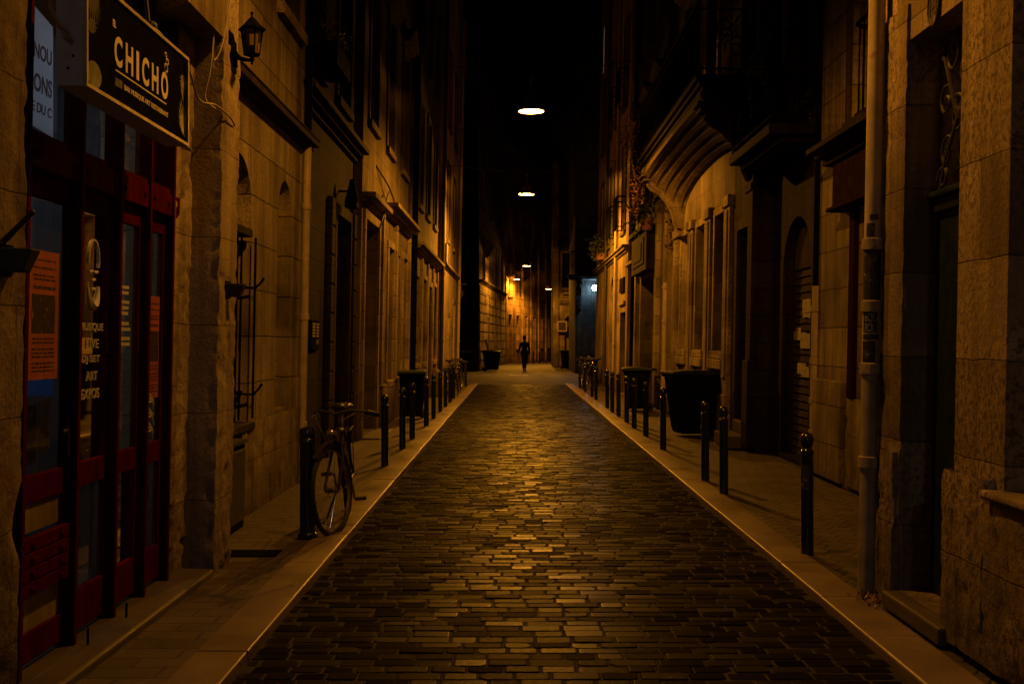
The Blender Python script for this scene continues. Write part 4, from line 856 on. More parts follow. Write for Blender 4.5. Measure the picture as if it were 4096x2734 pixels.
for i in range(n):
    (p, q), (u, w_) = arcz(i), arcz(i + 1)
    for j in range(nd_):
        f0, f1 = j / nd_, (j + 1) / nd_
        rise0 = (.0 if j % 2 else .014)
        # the vault flares outwards: springs from the wall low and reaches the slab edge high
        z_ = lambda zz, f: zz + (4.70 - zz) * (.45 * math.sin(f * math.pi / 2) + .4 * f ** 1.6)
        mb.quad(fr.P(p, -PR * f0, z_(q, f0) + rise0), fr.P(u, -PR * f0, z_(w_, f0) + rise0), fr.P(u, -PR * f1, z_(w_, f1) + rise0), fr.P(p, -PR * f1, z_(q, f1) + rise0))
        mb.quad(fr.P(p, -PR * f1, z_(q, f1)), fr.P(u, -PR * f1, z_(w_, f1)), fr.P(u, -PR * f1, z_(w_, f1) + .0145), fr.P(p, -PR * f1, z_(q, f1) + .0145))
    mb.quad(fr.P(p, -PR + .01, min(4.738, z_(q, 1))), fr.P(u, -PR + .01, min(4.738, z_(w_, 1))), fr.P(u, -PR + .01, 4.739), fr.P(p, -PR + .01, 4.739))
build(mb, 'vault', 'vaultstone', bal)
for aa in (a0 + .02, a1 - .36):
    prof = [(0, 3.55), (-.1, 3.6), (-.16, 3.72), (-.2, 3.9), (-.3, 4.1), (-.44, 4.25), (-.6, 4.34), (-.68, 4.42), (-.7, 4.52), (-.74, 4.54), (-.76, 4.62), (-.8, 4.66), (-.8, 4.738), (.02, 4.738), (.02, 3.55)]
    mb = MB(); mb.prism([fr.P(aa, d_, z) for d_, z in prof], fr.T * .34)
    for k in (.06, .14, .22): mb.tube([fr.P(aa + k + .03, d_ - .012, z - .005) for d_, z in prof[1:9]], .022, 6)
    mb.fbox(fr, aa - .05, aa + .39, -.84, -.4, 4.56, 4.6); mb.fbox(fr, aa - .03, aa + .37, -.80, -.4, 4.48, 4.52); mb.fbox(fr, aa - .04, aa + .38, -.12, .02, 3.44, 3.54)
    build(mb, 'console', 'vaultstone', bal, bevel=.008)
railing(fr, bal, a0 - .02, a1 + .02, -PR - .05, 4.945, 5.95)
t = thing('hanging_vine', 'dry brown vine hanging off the far end of the vaulted balcony', 'vine', (2.4, 22.1, 5.3)); random.seed(3)
st = [Vector((2.36, 22.0, 5.75)), Vector((2.28, 22.15, 5.4)), Vector((2.30, 22.2, 5.0)), Vector((2.38, 22.2, 4.6)), Vector((2.4, 22.2, 4.3)), Vector((2.33, 22.2, 4.02))]
build(MB().tube(st, [.02, .018, .014, .011, .008, .004], 6), 'stem', 'stem', t)
def vp():
    q = random.random() ** .8 * 4.999; i = int(q); p = st[i].lerp(st[i + 1], q - i); s = .13 * (1 - q / 7); return p + Vector((random.gauss(0, s), random.gauss(0, s), random.gauss(0, .06)))
build(leaves(520, vp, .035, 8), 'foliage', 'vineleaf', t)
t = thing('balcony_plant', 'bushy dark plant in a pot on the ledge behind the vine', 'plant', (2.85, 25.2, 4.2), True); build(MB().lathe((2.9, 25.2, 3.95), [(.001, 0), (.1, 0), (.15, .25), (.001, .25)], 12), 'pot', 'terracotta', t); build(leaves(260, lambda: (random.gauss(2.8, .16), random.gauss(25.2, .16), random.gauss(4.4, .2)), .07, 9), 'foliage', 'leaf', t)
downpipe(3.1, 23.4, .055, 13, [(2.7, 'pale', 1), (13, 'mid', 1)], (.5, 1.9, 2.6), 'pale downpipe with a peeling label past the vaulted house')
# ================================================================== RIGHT SIDE : carved panel house
ops = [dict(a=(25.6, 28.2), z=(.0, 2.95), k='double', rev=.55, m='darkwood', plain=1)] + [dict(a=(a, a + 1.0), z=(z, z + 2.3), m='darkwood', hood=2 if z < 5 else 0) for a in (24.2, 26.4, 28.6) for z in (4.7, 8.4)]
fr, r = house('stone house with a carved panel over a deep dark doorway on the right', 3.12, 23.3, 30.3, 14, ops, 'mid', trim='ashlar')
build(MB().fbox(fr, 25.3, 28.4, -.22, .02, 3.05, 3.95).fbox(fr, 25.2, 28.5, -.3, .02, 3.96, 4.06).fbox(fr, 25.7, 28.0, -.245, -.2205, 3.2, 3.8).fbox(fr, 26.0, 27.7, -.265, -.2455, 3.3, 3.7), 'carved_panel', 'sooty', r, bevel=.02)
for a, w_, z_ in ((24.4, .35, 4.2), (28.6, .3, 3.2), (29.5, .3, 3.2)): build(MB().fbox(fr, a, a + w_, -.09, .02, .03, z_), 'pilaster', 'ashlar', r, bevel=.015)
cornice(fr, r, 28.6, 30.2, 3.3); 
downpipe(3.02, 29.2, .05, 13, [(13, 'black', 1)], (1.5, 3.3), 'black downpipe beside the carved panel house')
# ================================================================== RIGHT SIDE : corner house
ops = [dict(a=(30.75, 32.3), z=(.0, 2.25), k='double', rev=.3, m='darkwood', plain=1), dict(a=(34.2, 35.9), z=(.9, 3.4), arch=.85, rev=.12, k='blind'), dict(a=(37.6, 38.6), z=(1.0, 2.8), k='shutter', rev=.15)]
ops += [dict(a=(a, a + 1.0), z=(z, z + 2.3), m='darkwood') for a in (31.2, 33.6, 36.2, 39) for z in (4.5, 8.0)]
fr, r = house('pale corner house brightly lit by the second lamp on the right', 3.0, 30.32, 41.9, 14, ops, 'plaster', trim='ashlar')
cornice(fr, r, 30.4, 41.8, 3.85, ((.05, .06), (.12, .07), (.17, .06)))
build(MB().fbox(fr, 31.0, 32.2, -.05, -.002, 2.8, 3.2), 'plaque', 'darkwood', r, bevel=.006); build(MB().fbox(fr, 30.8, 32.4, -.06, -.002, 2.45, 2.55), 'lintel', 'ashlar', r, bevel=.006)
for z in (4.5, 8.0):
    for a in (31.2, 33.6): railing(fr, r, a - .1, a + 1.1, -.25, z, z + .9, scrolls=False, step=.09)
downpipe(2.93, 33.3, .05, 13, [(13, 'pale', 1)], (1.4, 3.3, 5), 'brightly lit pale downpipe near the second lamp')
downpipe(2.93, 36.9, .05, 13, [(13, 'iron', 1)], (1.4, 3.3, 5), 'rusty iron downpipe on the right corner house')
t = thing('balcony_plant', 'trailing green plant on the lit right window ledge', 'plant', (2.7, 37.4, 4.3)); build(MB().box(2.72, 2.95, 37.0, 38.0, 4.15, 4.35), 'trough', 'terracotta', t); build(leaves(220, lambda: (random.gauss(2.75, .12), random.uniform(36.9, 38.1), random.gauss(4.6, .25)), .08, 10), 'foliage', 'leaf', t)
single(MB().fbox(street(3.0), 40.2, 40.6, -.004, -.001, 11.0, 12.6), 'lit_window', 'dimlit', 'dim pinkish lit window strip high at the right corner', 'window', (3.0, 40.4, 11), True)

# ================================================================== BEYOND THE CROSS STREET
fr = Face_((-1.75, 57), (-1, 0), (0, 1)); ops = [dict(a=(1.2, 2.2), z=(1.0, 3.0), m='darkwood'), dict(a=(3.2, 4.3), z=(.0, 2.8), k='double', m='darkwood')] + [dict(a=(a, a + 1), z=(z, z + 2.2), m='darkwood') for a in (1, 3.4, 6) for z in (4.5, 8)]
house('dark corner building across the side street on the left', 0, .02, 12, 15, ops, 'dark', fr, False, 'sooty')
T = Vector((1.15, 18, 0)).normalized(); fr = Face_((-1.75, 57.01), (T.x, T.y), (-T.y, T.x)); ops = [dict(a=(4.6, 5.6), z=(.0, 2.7), k='door', rev=.3, m='darkwood'), dict(a=(9.5, 10.5), z=(1, 3)), dict(a=(13, 14), z=(1, 3))] + [dict(a=(a, a + 1.1), z=(z, z + 2.3)) for a in (2, 6.5, 11, 15) for z in (4.6, 8.3)]
fr_, r = house('rusticated stone building lit by the far lamps', 0, 0, 18.0, 15, ops, 'band', fr, False, 'ashlar', depth=3)
mb = MB()
for k in range(9):
    for q0, q1 in ((.02, 4.4), (5.8, 9.3), (10.7, 12.8), (14.2, 17.9)): mb.fbox(fr_, q0, q1, -.05, .02, .06 + k * .48, .06 + k * .48 + .43)
build(mb, 'rustication', 'band', r, bevel=.015)
cornice(fr_, r, 0, 18, 4.42)
T = Vector((4.2, 17, 0)).normalized(); fr = Face_((-.68, 76.6), (T.x, T.y), (-T.y, T.x))
ops = [dict(a=(a, a + .9), z=(1.0 if k % 3 else .0, 3.3), rev=.3, k='window' if k % 3 else 'door', m='darkwood') for k, a in enumerate((1.2, 3.4, 6.0, 8.6, 11.2, 13.8, 16.2))] + [dict(a=(a, a + 1.1), z=(z, z + 2.3)) for a in (1.2, 4.4, 8, 11.6, 15) for z in (4.6, 8.3)]
fr_, r = house('orange lit terrace closing the view where the street bends', 0, 0, 24, 15, ops, 'orangewall', fr, False, 'orangewall', depth=4)
mb = MB()
for a in (.3, 2.6, 5.2, 7.8, 10.4, 13.0): mb.fbox(fr_, a, a + .3, -.1, .02, 0, 9)
build(mb, 'pilaster', 'orangewall', r)
fr = Face_((2.85, 53), (1, 0), (0, 1)); ops = [dict(a=(1.6, 2.7), z=(4.7, 7), m='darkwood')]
fr_, r = house('grey corner building with a bracketed balcony and a cool wall lamp', 0, 0, 10, 15, ops, 'bluewall', fr, False, 'bluewall', depth=6)
bal = build(MB().fbox(fr_, -.35, 3.2, -.8, .02, 4.42, 4.56).fbox(fr_, -.3, 3.1, -.7, .02, 4.34, 4.417), 'balcony', 'bluewall', r, bevel=.02); railing(fr_, bal, -.3, 3.1, -.75, 4.565, 5.6)
prof = [(0, 2.9), (-.1, 3.0), (-.14, 3.3), (-.2, 3.6), (-.4, 3.9), (-.62, 4.05), (-.68, 4.2), (-.68, 4.335), (.02, 4.335), (.02, 2.9)]
for aa in (.02, 2.4):
    mb = MB(); mb.prism([fr_.P(aa, d_, z) for d_, z in prof], fr_.T * .25); mb.tube(scroll(fr_.P(aa + .13, -.69, 4.08), fr_.T, UZ, .16, 1.4, 22), .03, 6); mb.tube(scroll(fr_.P(aa + .13, -.16, 3.2), fr_.T, UZ, .1, 1.4, 22), .025, 6); build(mb, 'console', 'bluewall', bal)
t = thing('cool_wall_lamp', 'small bluish white wall lamp under the corner balcony', 'lamp', (3.74, 52.8, 3.95)); build(MB().box(3.68, 3.82, 52.86, 52.98, 3.85, 4.1), 'housing', 'iron', t); build(MB().ball((3.74, 52.8, 3.97), .14, 14, (.8, .8, 1.0)), 'lens', 'coollens', t, smooth=True)
COOL = Vector((3.74, 52.6, 3.95))
fr = Face_((2.32, 66), (1, 0), (0, 1)); ops = [dict(a=(.62, 1.5), z=(.0, 3.0), arch=.44, rev=.25, k='blind'), dict(a=(.5, 1.3), z=(4.6, 6.6), m='darkwood')]
fr_, r = house('old stone building with a lit corner pilaster at the bend', 0, 0, 6, 15, ops, 'ashlar', fr, False, 'honey', depth=5)
build(MB().fbox(fr_, -.06, .28, -.12, 1.5, .0, 11.9), 'pilaster', 'honey', r, bevel=.02); cornice(fr_, r, .3, 1.6, 3.6, ((.1, .1), (.25, .12), (.35, .1)), 'honey'); build(MB().fbox(fr_, .5, 1.4, -.3, .02, 4.2, 4.3), 'sill', 'honey', r); railing(fr_, r, .4, 1.5, -.3, 4.3, 5.2)
mb = MB(); mb.tube([fr_.P(.62 + .44 - .5 * math.cos(R(a)), -.05, 2.56 + .5 * math.sin(R(a))) for a in range(0, 181, 15)], .07, 6); mb.fbox(fr_, 1.5, 1.64, -.06, .02, 0, 2.56); build(mb, 'arch_moulding', 'honey', r)
t = thing('framed_notice', 'dark notice in a pale square frame by the arched doorway', 'notice', (2.9, 65.7, 2.1)); build(MB().box(2.5, 3.06, 65.7, 65.74, 2.05, 2.65), 'frame', 'trim', t); build(MB().box(2.57, 2.99, 65.685, 65.698, 2.12, 2.58), 'picture', 'ink', t); build(MB().box(2.75, 2.79, 65.74, 65.98, 2.2, 2.3), 'bracket', 'iron', t)
single(MB().box(-12, -3.1, 57.2, 60, .1, .2), 'cross_pavement', 'paving', 'x', 'pavement', (-5, 58, 0)); o = bpy.data.objects['cross_pavement']; o['kind'] = 'structure'; del o['label']; del o['category']

# ================================================================== STREET LAMPS on cross wires
def lamp_light(root, loc, P, col, spot=None, rad=.03):
    l = bpy.data.lights.new('bulb_light', 'POINT'); l.energy = P * .86; l.color = col; l.shadow_soft_size = rad; l.use_nodes = True; q = l.node_tree; em = q.nodes['Emission']; tcn = q.nodes.new('ShaderNodeTexCoord'); sx = q.nodes.new('ShaderNodeSeparateXYZ'); q.links.new(tcn.outputs['Normal'], sx.inputs[0])
    az = mathn(q, 'ABSOLUTE', sx.outputs[2]); mr = q.nodes.new('ShaderNodeMapRange'); mr.interpolation_type = 'SMOOTHSTEP'; q.links.new(az, mr.inputs[0]); mr.inputs[1].default_value = .04; mr.inputs[2].default_value = .42; mr.inputs[3].default_value = .05
    q.links.new(mathn(q, 'MULTIPLY', mr.outputs[0], mathn(q, 'SUBTRACT', 1.0, mathn(q, 'MULTIPLY', az, .62))), em.inputs['Strength']); o = bpy.data.objects.new('bulb_light', l); C.objects.link(o)
    o.parent = root; o.location = Vector(loc) - BASE[root.name]; return o
SOD = (1.0, .37, .022); PW = 520
def lamp(x, y, h, label, P=PW, col=SOD, wire=None, lens='lens'):
    t = thing('pendant_street_lamp', label, 'street lamp', (x, y, h), False, 'pendant lamps hung over the street')
    mb = MB(); mb.lathe((x, y, h), [(.225, .0), (.228, .02), (.20, .05), (.15, .075), (.135, .10), (.125, .17), (.09, .22), (.07, .27), (.045, .30), (.03, .36), (.001, .37)], 28); mb.lathe((x, y, h), [(.223, .004), (.19, .045), (.13, .07)], 28)
    build(mb, 'shade', 'lampshade', t, smooth=True)
    mb = MB(); mb.lathe((x, y, h), [(.218, .002), (.17, -.001), (.1, -.003), (.001, -.004)], 24); build(mb, 'lens', lens, t, smooth=True)
    mb = MB(); mb.cyl((x, y, h + .36), (x, y, h + .62), .012, n=8); mb.cyl((x, y, h + .5), (x, y, h + .6), .03, n=8); build(mb, 'hanger', 'iron', t)
    lamp_light(t, (x, y, h - .035), P, col)
    if wire:
        (xa, xb, za) = wire; pts = [(xa + (x - xa) * k / 8, y, za + (h + .6 - za) * (k / 8) ** .8) for k in range(9)] + [(x + (xb - x) * k / 8, y, h + .6 + (za + .1 - h - .6) * (k / 8) ** 1.25) for k in range(1, 9)]
        single(MB().tube(pts, .008, 5), 'span_wire', 'wireblack', 'thin span wire carrying the ' + label, 'wire', (x, y, h + .6), False, 'span wires across the street')
    return t
lamp(.27, 6.95, 5.5, 'lamp overhead closest to the bar sign', P=840, wire=(-1.78, 2.2, 6.5))
lamp(.30, 19.8, 5.49, 'largest glowing pendant lamp in view, topmost', P=1300, wire=(-2.2, 3.1, 6.5))
lamp(.36, 32.8, 5.72, 'second glowing pendant lamp below the topmost one', P=3200, wire=(-2.05, 2.95, 6.6))
lamp(.68, 61, 5.52, 'small far pendant lamp above the walking person', P=1700, wire=(-1.3, 2.1, 6.6))
lamp(.18, 77.7, 5.7, 'small far pendant lamp left of the others', P=2400, wire=(-.4, 2.4, 6.6))
lamp(2.43, 80, 5.15, 'small far pendant lamp beside the lit pilaster', P=1500, wire=(1.2, 6, 6.6))
lamp(.25, -6.3, 5.5, 'added pale fill lamp over the near end of the street, behind the camera', P=110, col=(1.0, .86, .75), lens='coollens')  # added out of view, neutral fill for surfaces facing the camera
l = bpy.data.lights.new('cool_light', 'POINT'); l.energy = 30; l.color = (.45, .75, 1.0); l.shadow_soft_size = .08; o = bpy.data.objects.new('cool_light', l); C.objects.link(o); o.location = COOL
l = bpy.data.lights.new('interior_fill_light', 'AREA'); l.shape = 'RECTANGLE'; l.size = .1; l.size_y = 1.8; l.energy = 6.5; l.color = (.82, .88, 1.0); o = bpy.data.objects.new('interior_fill_light', l); C.objects.link(o); o.location = (-2.02, 5.4, 2.215)  # added fill light for the bar interior
o.location = (-2.9, 5.5, 3.3)
for x0, z in ((.0, 0),):
    for y, z, xa, xb in ((12.9, 6.1, -2.2, 3.2), (26.5, 6.6, -2.1, 3.1)):
        single(MB().tube([(xa + (xb - xa) * k / 10, y, z - .35 * math.sin(math.pi * k / 10)) for k in range(11)], .006, 5), 'span_wire', 'wireblack', 'bare thin wire across the street %s' % ('nearest the viewer' if y < 20 else 'between the two big lamps'), 'wire', (0, y, z), False, 'span wires across the street')

# ================================================================== BOLLARDS
def bollard(stout=False):
    t = thing('bollard', 'x', 'bollard', (0, 0, 0), False, 'cast iron bollards along the kerbs')
    if stout:
        build(MB().lathe((0, 0, 0), [(.075, 0), (.075, .03), (.058, .04), (.057, .76), (.060, .765), (.060, .79), (.05, .815), (.02, .828), (.001, .83)], 20), 'post', 'bollard', t, smooth=True); build(MB().lathe((0, 0, 0), [(.0575, .70), (.0615, .705), (.0615, .735), (.0575, .74)], 20), 'collar', 'bollard', t, smooth=True)
    else:
        build(MB().lathe((0, 0, 0), [(.043, 0), (.041, .68), (.044, .69), (.044, .715), (.036, .72), (.030, .735)], 18), 'post', 'bollard', t, smooth=True)
        build(MB().lathe((0, 0, 0), [(.030, .733), (.034, .745), (.041, .76), (.046, .785), (.043, .81), (.03, .83), (.012, .838), (.001, .839)], 18), 'ball_cap', 'bollard', t, smooth=True)
    return t
bs = bollard(True); bs.location = (-1.54, 8.49, .036); bs['label'] = 'stout flat capped bollard beside the parked bicycle'
b0 = bollard()
rt = [(2.01, 7.8), (2.01, 10.9), (2.0, 11.9), (2.0, 15.26), (2.03, 17.5), (2.02, 19.1), (2.03, 20.5), (2.03, 22.1), (2.02, 23.4), (2.04, 24.9), (2.05, 28.4), (2.06, 30.0), (2.06, 32.9), (2.07, 35.7)]
lt = [(-1.51, 13.3), (-1.51, 15.4), (-1.52, 17.0), (-1.51, 19.6), (-1.52, 21.5), (-1.53, 23.6), (-1.53, 25.4), (-1.53, 27.2), (-1.54, 28.9), (-1.55, 32.1), (-1.56, 36.7)]
ordn = ['nearest', 'second', 'third', 'fourth', 'fifth', 'sixth', 'seventh', 'eighth', 'ninth', 'tenth', 'eleventh', 'twelfth', 'thirteenth', 'fourteenth']
first = True
for side, L_ in (('right', rt), ('left', lt)):
    for i, (x, y) in enumerate(L_):
        lab = 'slim ball topped bollard, %s one along the %s kerb' % (ordn[i], side) + (' behind the bicycle' if side == 'left' and i == 0 else '')
        if first: b0.location = (x, y, .036); b0['label'] = lab; first = False
        else: dup(b0, None, (x, y, .036), random.uniform(0, 3), lab)
b0_paint = build(MB().lathe((2.01, 7.8, .036), [(.0425, .45), (.0425, .62)], 18), 'scuffed_patch', paint('scuffed', (.03, .03, .03), .5, col2=(.35, .3, .22), scale=30), None); BASE[b0_paint.name] = Vector(); b0_paint.parent = b0; b0_paint.matrix_parent_inverse = Matrix.Translation(-b0.location)
for x, y, lb in ((-2.6, 57.4, 'bollard beyond the side street beside the far left bins'), (-2.2, 57.6, 'second bollard beyond the side street nearer the road'), (.9, 76, 'bollard at the far bend left of its row'), (1.3, 76, 'bollard at the far bend in the middle of its row'), (1.75, 78, 'bollard at the far bend right of its row')): dup(b0, None, (x, y, .0), 1, lb)

# ================================================================== BINS
def wheelie(w, dp, h, m='bin', lm='bin'):
    t = thing('wheelie_bin', 'x', 'bin', (0, 0, 0), False, 'wheelie bins put out on the pavements'); w2, d2 = w / 2, dp / 2; b = .8
    mb = MB(); mb.hexa([(-w2 * b, -d2 * b + .03, .05), (w2 * b, -d2 * b + .03, .05), (w2 * b, d2 * b - .08, .05), (-w2 * b, d2 * b - .08, .05), (-w2, -d2, h * .9), (w2, -d2, h * .9), (w2, d2 - .05, h * .9), (-w2, d2 - .05, h * .9)])
    body = build(mb, 'body', m, t, bevel=.03, seg=3)
    mb = MB()
    for x in (-w2 * .6, 0, w2 * .6): mb.hexa([(x - .015, -d2 * b + .005, .12), (x + .015, -d2 * b + .005, .12), (x + .015, -d2 * b + .04, .12), (x - .015, -d2 * b + .04, .12), (x - .015, -d2 - .008, h * .84), (x + .015, -d2 - .008, h * .84), (x + .015, -d2 + .03, h * .84), (x - .015, -d2 + .03, h * .84)])
    for s in (-1, 1): mb.hexa([(s * w2 * b + s * .012, -.02, .12), (s * w2 * b + s * .012, .02, .12), (s * w2 * b - s * .03, .02, .12), (s * w2 * b - s * .03, -.02, .12), (s * w2 + s * .008, -.02, h * .84), (s * w2 + s * .008, .02, h * .84), (s * w2 - s * .03, .02, h * .84), (s * w2 - s * .03, -.02, h * .84)])
    build(mb, 'rib', m, body, bevel=.004)
    mb = MB(); mb.box(-w2 - .02, w2 + .02, -d2 - .03, d2 - .02, h * .885, h * .925); build(mb, 'rim', m, body, bevel=.012)
    mb = MB(); k = 8; top = []
    for i in range(k + 1): f = i / k; top.append((-d2 - .05 + (dp + .05) * f, h * .93 + .065 * math.sin(math.pi * (f * .75 + .2))))
    mb.prism([(-w2 - .03, y, z) for y, z in top] + [(-w2 - .03, d2, h * .926), (-w2 - .03, -d2 - .05, h * .926)], (w + .06, 0, 0)); ld = build(mb, 'lid', lm, t, bevel=.015)
    mb = MB(); mb.tube([(-w2 * .9, d2 - .02, h * .93), (-w2 * .9, d2 + .07, h * .95), (w2 * .9, d2 + .07, h * .95), (w2 * .9, d2 - .02, h * .93)], .018, 8); build(mb, 'handle', m, t, smooth=True)
    for s in (-1, 1):
        wb = MB(); wb.cyl((s * (w2 * b - .06), d2 * b - .02, .1), (s * (w2 * b + .02), d2 * b - .02, .1), .1, n=20); wh = build(wb, 'wheel', 'rubber', t, bevel=.015); build(MB().cyl((s * (w2 * b - .065), d2 * b - .02, .1), (s * (w2 * b + .025), d2 * b - .02, .1), .05, n=12), 'hub', m, wh)
    return t
bA = wheelie(.66, .86, 1.03, 'bin', 'bingreen'); bA.location = (2.82, 17.6, .036); bA.rotation_euler = (0, 0, R(-82)); bA['label'] = 'large black wheelie bin on the right pavement, biggest of the bins'
bB = wheelie(.58, .6, .92, 'bin', 'bingreen'); bB.location = (-2.02 + .1, 21.5, .036); bB.rotation_euler = (0, 0, R(2)); bB.scale = (.82, .8, 1.0); bB['label'] = 'green lidded dark bin on the left pavement behind the bollards'
dup(bB, None, (2.62, 24.0, .036), R(-95), 'smaller dark bin in front of the carved panel house on the right', (1, 1, 1))
dup(bA, None, (-1.15, 57.3, .0), R(80), 'overfull bin beyond the side street with a board sticking out'); dup(bA, None, (-2.5, 56.6, 0), R(100), 'dark bin beyond the side street in the shadow of the corner building')
dup(bA, None, (2.95, 61.5, 0), R(20), 'dark bin by the lit pilaster beyond the side street')
dup(bB, None, (2.6, 38.2, .036), R(-90), 'pale lidded bin behind the parked bicycles on the right corner')
single(MB().hexa([(-1.32, 57.2, .95), (-1.2, 57.2, .9), (-1.2, 57.25, .9), (-1.32, 57.25, .95), (-1.5, 57.2, 1.55), (-1.38, 57.2, 1.6), (-1.38, 57.25, 1.6), (-1.5, 57.25, 1.55)]), 'discarded_board', 'pale', 'pale board leaning out of the far left bin', 'board', (-1.3, 57.2, .95))

# ================================================================== BICYCLES
def bicycle():
    t = thing('bicycle', 'x', 'bicycle', (0, 0, 0), False, 'bicycles parked on the pavements')     # heads to -Y, rear at +Y
    Rw = .335; fa, ra = Vector((0, -.53, Rw)), Vector((0, .53, Rw)); bb = Vector((0, .08, .29)); seat = Vector((0, .27, .79)); head_t = Vector((0, -.34, .81)); head_b = Vector((0, -.39, .66))
    mb = MB()
    for p, q, r in ((bb, seat, .017), (bb, head_b + Vector((0, .01, .03)), .02), (seat - Vector((0, .02, .06)), head_t - Vector((0, 0, .03)), .017), (head_b, head_t, .021)): mb.cyl(p, q, r, n=10)
    for s in (-1, 1): mb.cyl(bb + Vector((s * .03, 0, 0)), ra + Vector((s * .06, 0, 0)), .011, n=8); mb.cyl(seat + Vector((s * .012, -.02, -.06)), ra + Vector((s * .06, 0, 0)), .009, n=8)
    build(mb, 'frame', 'bikepaint', t, smooth=True)
    mb = MB(); mb.cyl(seat, seat + Vector((0, .03, .1)), .013); fsd = build(mb, 'seat_post', 'chrome', t)
    mb = MB(); c = seat + Vector((0, .05, .13)); mb.ball(c + Vector((0, .05, 0)), .1, 14, (.95, 1.0, .33)); mb.ball(c + Vector((0, -.09, .005)), .05, 12, (.7, 2.2, .5)); build(mb, 'saddle', 'rubber', t, smooth=True)
    # steering group, turned
    st = R(-21); piv = head_b; Q = Matrix.Translation(piv) @ Matrix.Rotation(st, 4, 'Z') @ Matrix.Translation(-piv); tr = lambda p: Q @ Vector(p)
    def wheel(c, T_, name='wheel'):
        m1 = MB(); m1.tube([T_(c + Vector((0, Rw * math.cos(a * .1745), Rw * math.sin(a * .1745)))) for a in range(36)], .018, 8, True); w = build(m1, name, 'rubber', t, smooth=True)
        m2 = MB(); m2.tube([T_(c + Vector((0, (Rw - .028) * math.cos(a * .1745), (Rw - .028) * math.sin(a * .1745)))) for a in range(36)], .011, 6, True); build(m2, 'rim', 'chrome', w, smooth=True)
        m3 = MB()
        for a in range(24): th = a * math.pi / 12; s = .03 if a % 2 else -.03; m3.cyl(T_(c + Vector((s, .02 * math.cos(th + 1.2), .02 * math.sin(th + 1.2)))), T_(c + Vector((0, (Rw - .03) * math.cos(th), (Rw - .03) * math.sin(th)))), .0015, n=4, cap=False)
        build(m3, 'spokes', 'chrome', w); m4 = MB(); m4.cyl(T_(c + Vector((-.05, 0, 0))), T_(c + Vector((.05, 0, 0))), .02, n=10); build(m4, 'hub', 'chrome', w)
    wheel(fa, tr); wheel(ra, lambda p: Vector(p))
    mb = MB()
    for s in (-1, 1): mb.tube([tr(head_b + Vector((s * .035, 0, .0))), tr(head_b + Vector((s * .055, -.03, -.12))), tr(fa + Vector((s * .055, .01, .05))), tr(fa + Vector((s * .055, 0, 0)))], .011, 8)
    mb.cyl(tr(head_b + Vector((-.04, 0, 0))), tr(head_b + Vector((.04, 0, 0))), .016); build(mb, 'fork', 'bikepaint', t, smooth=True)
    mb = MB(); mb.cyl(tr(head_t), tr(head_t + Vector((0, .01, .1))), .013); ht = head_t + Vector((0, -.02, .10))
    mb.tube([tr(ht + Vector(p)) for p in ((-.255, .16, -.03), (-.21, .05, .0), (-.12, -.02, .02), (0, -.03, -.005), (.12, -.02, .02), (.21, .05, .0), (.255, .16, -.03))], .012, 8); hb = build(mb, 'handlebar', 'iron', t, smooth=True)
    for s in (-1, 1): build(MB().cyl(tr(ht + Vector((s * .215, .06, -.004))), tr(ht + Vector((s * .262, .18, -.036))), .019, n=10), 'grip', 'rubber', hb, smooth=True)
    mb = MB()
    for s in (-1, 1): mb.tube([tr(ht + Vector((s * .16, -.0, .0))), tr(ht + Vector((s * .2, -.03, -.02))), tr(ht + Vector((s * .27, .05, -.045)))], .006, 6); mb.tube([tr(ht + Vector((s * .17, -.03, 0))), tr(ht + Vector((s * .1, -.16, -.05))), tr(head_b + Vector((s * .05, -.06, .02)))], .004, 5)
    mb.ball(tr(ht + Vector((.1, -.01, .05))), .028, 10); build(mb, 'brake_lever', 'chrome', hb, smooth=True)
    mb = MB(); p = head_b + Vector((.0, -.10, .10)); mb.ball(tr(p), .042, 14, (1, 1, 1)); mb.cyl(tr(p), tr(p + Vector((0, .08, -.03))), .01); build(mb, 'headlight', 'chrome', t, smooth=True)
    def guard(c, T_, a0, a1):
        g = MB(); n = 18; rr = Rw + .035
        for s0, s1 in ((-.028, .028),):
            pts = [(rr * math.cos(a0 + (a1 - a0) * i / n), rr * math.sin(a0 + (a1 - a0) * i / n)) for i in range(n + 1)]
            for (p, q), (u, w) in zip(pts, pts[1:]): g.quad(T_(c + Vector((s0, p, q))), T_(c + Vector((s1, p, q))), T_(c + Vector((s1, u, w))), T_(c + Vector((s0, u, w))))
        build(g, 'mudguard', 'bikepaint', t, smooth=True)
    guard(fa, tr, R(55), R(190) - 1.0); guard(ra, lambda p: Vector(p), R(-20), R(170))
    mb = MB(); mb.cyl(bb + Vector((.03, 0, 0)), bb + Vector((.045, 0, 0)), .09, n=24); mb.cyl(bb + Vector((-.06, 0, 0)), bb + Vector((.07, 0, 0)), .018); mb.cyl(bb + Vector((.07, 0, 0)), bb + Vector((.075, .11, -.12)), .01); mb.cyl(bb + Vector((-.06, 0, 0)), bb + Vector((-.065, -.11, .12)), .01); ck = build(mb, 'crank', 'chrome', t)
    mb = MB(); mb.box(.08, .17, .15, .23, .155, .18); mb.box(-.165, -.075, -.07, .01, .395, .42); build(mb, 'pedal', 'rubber', ck)
    mb = MB(); mb.tube([bb + Vector((.04, 0, .09)), ra + Vector((.05, 0, .035)), ra + Vector((.05, .035, 0)), ra + Vector((.05, 0, -.035)), bb + Vector((.04, 0, -.09))], .006, 5); build(mb, 'chain', 'iron', t)
    mb = MB(); mb.tube([(-.05, .13, .27), (-.16, .17, .02), (-.18, .15, .0)], .009, 6); build(mb, 'kickstand', 'iron', t)
    mb = MB()
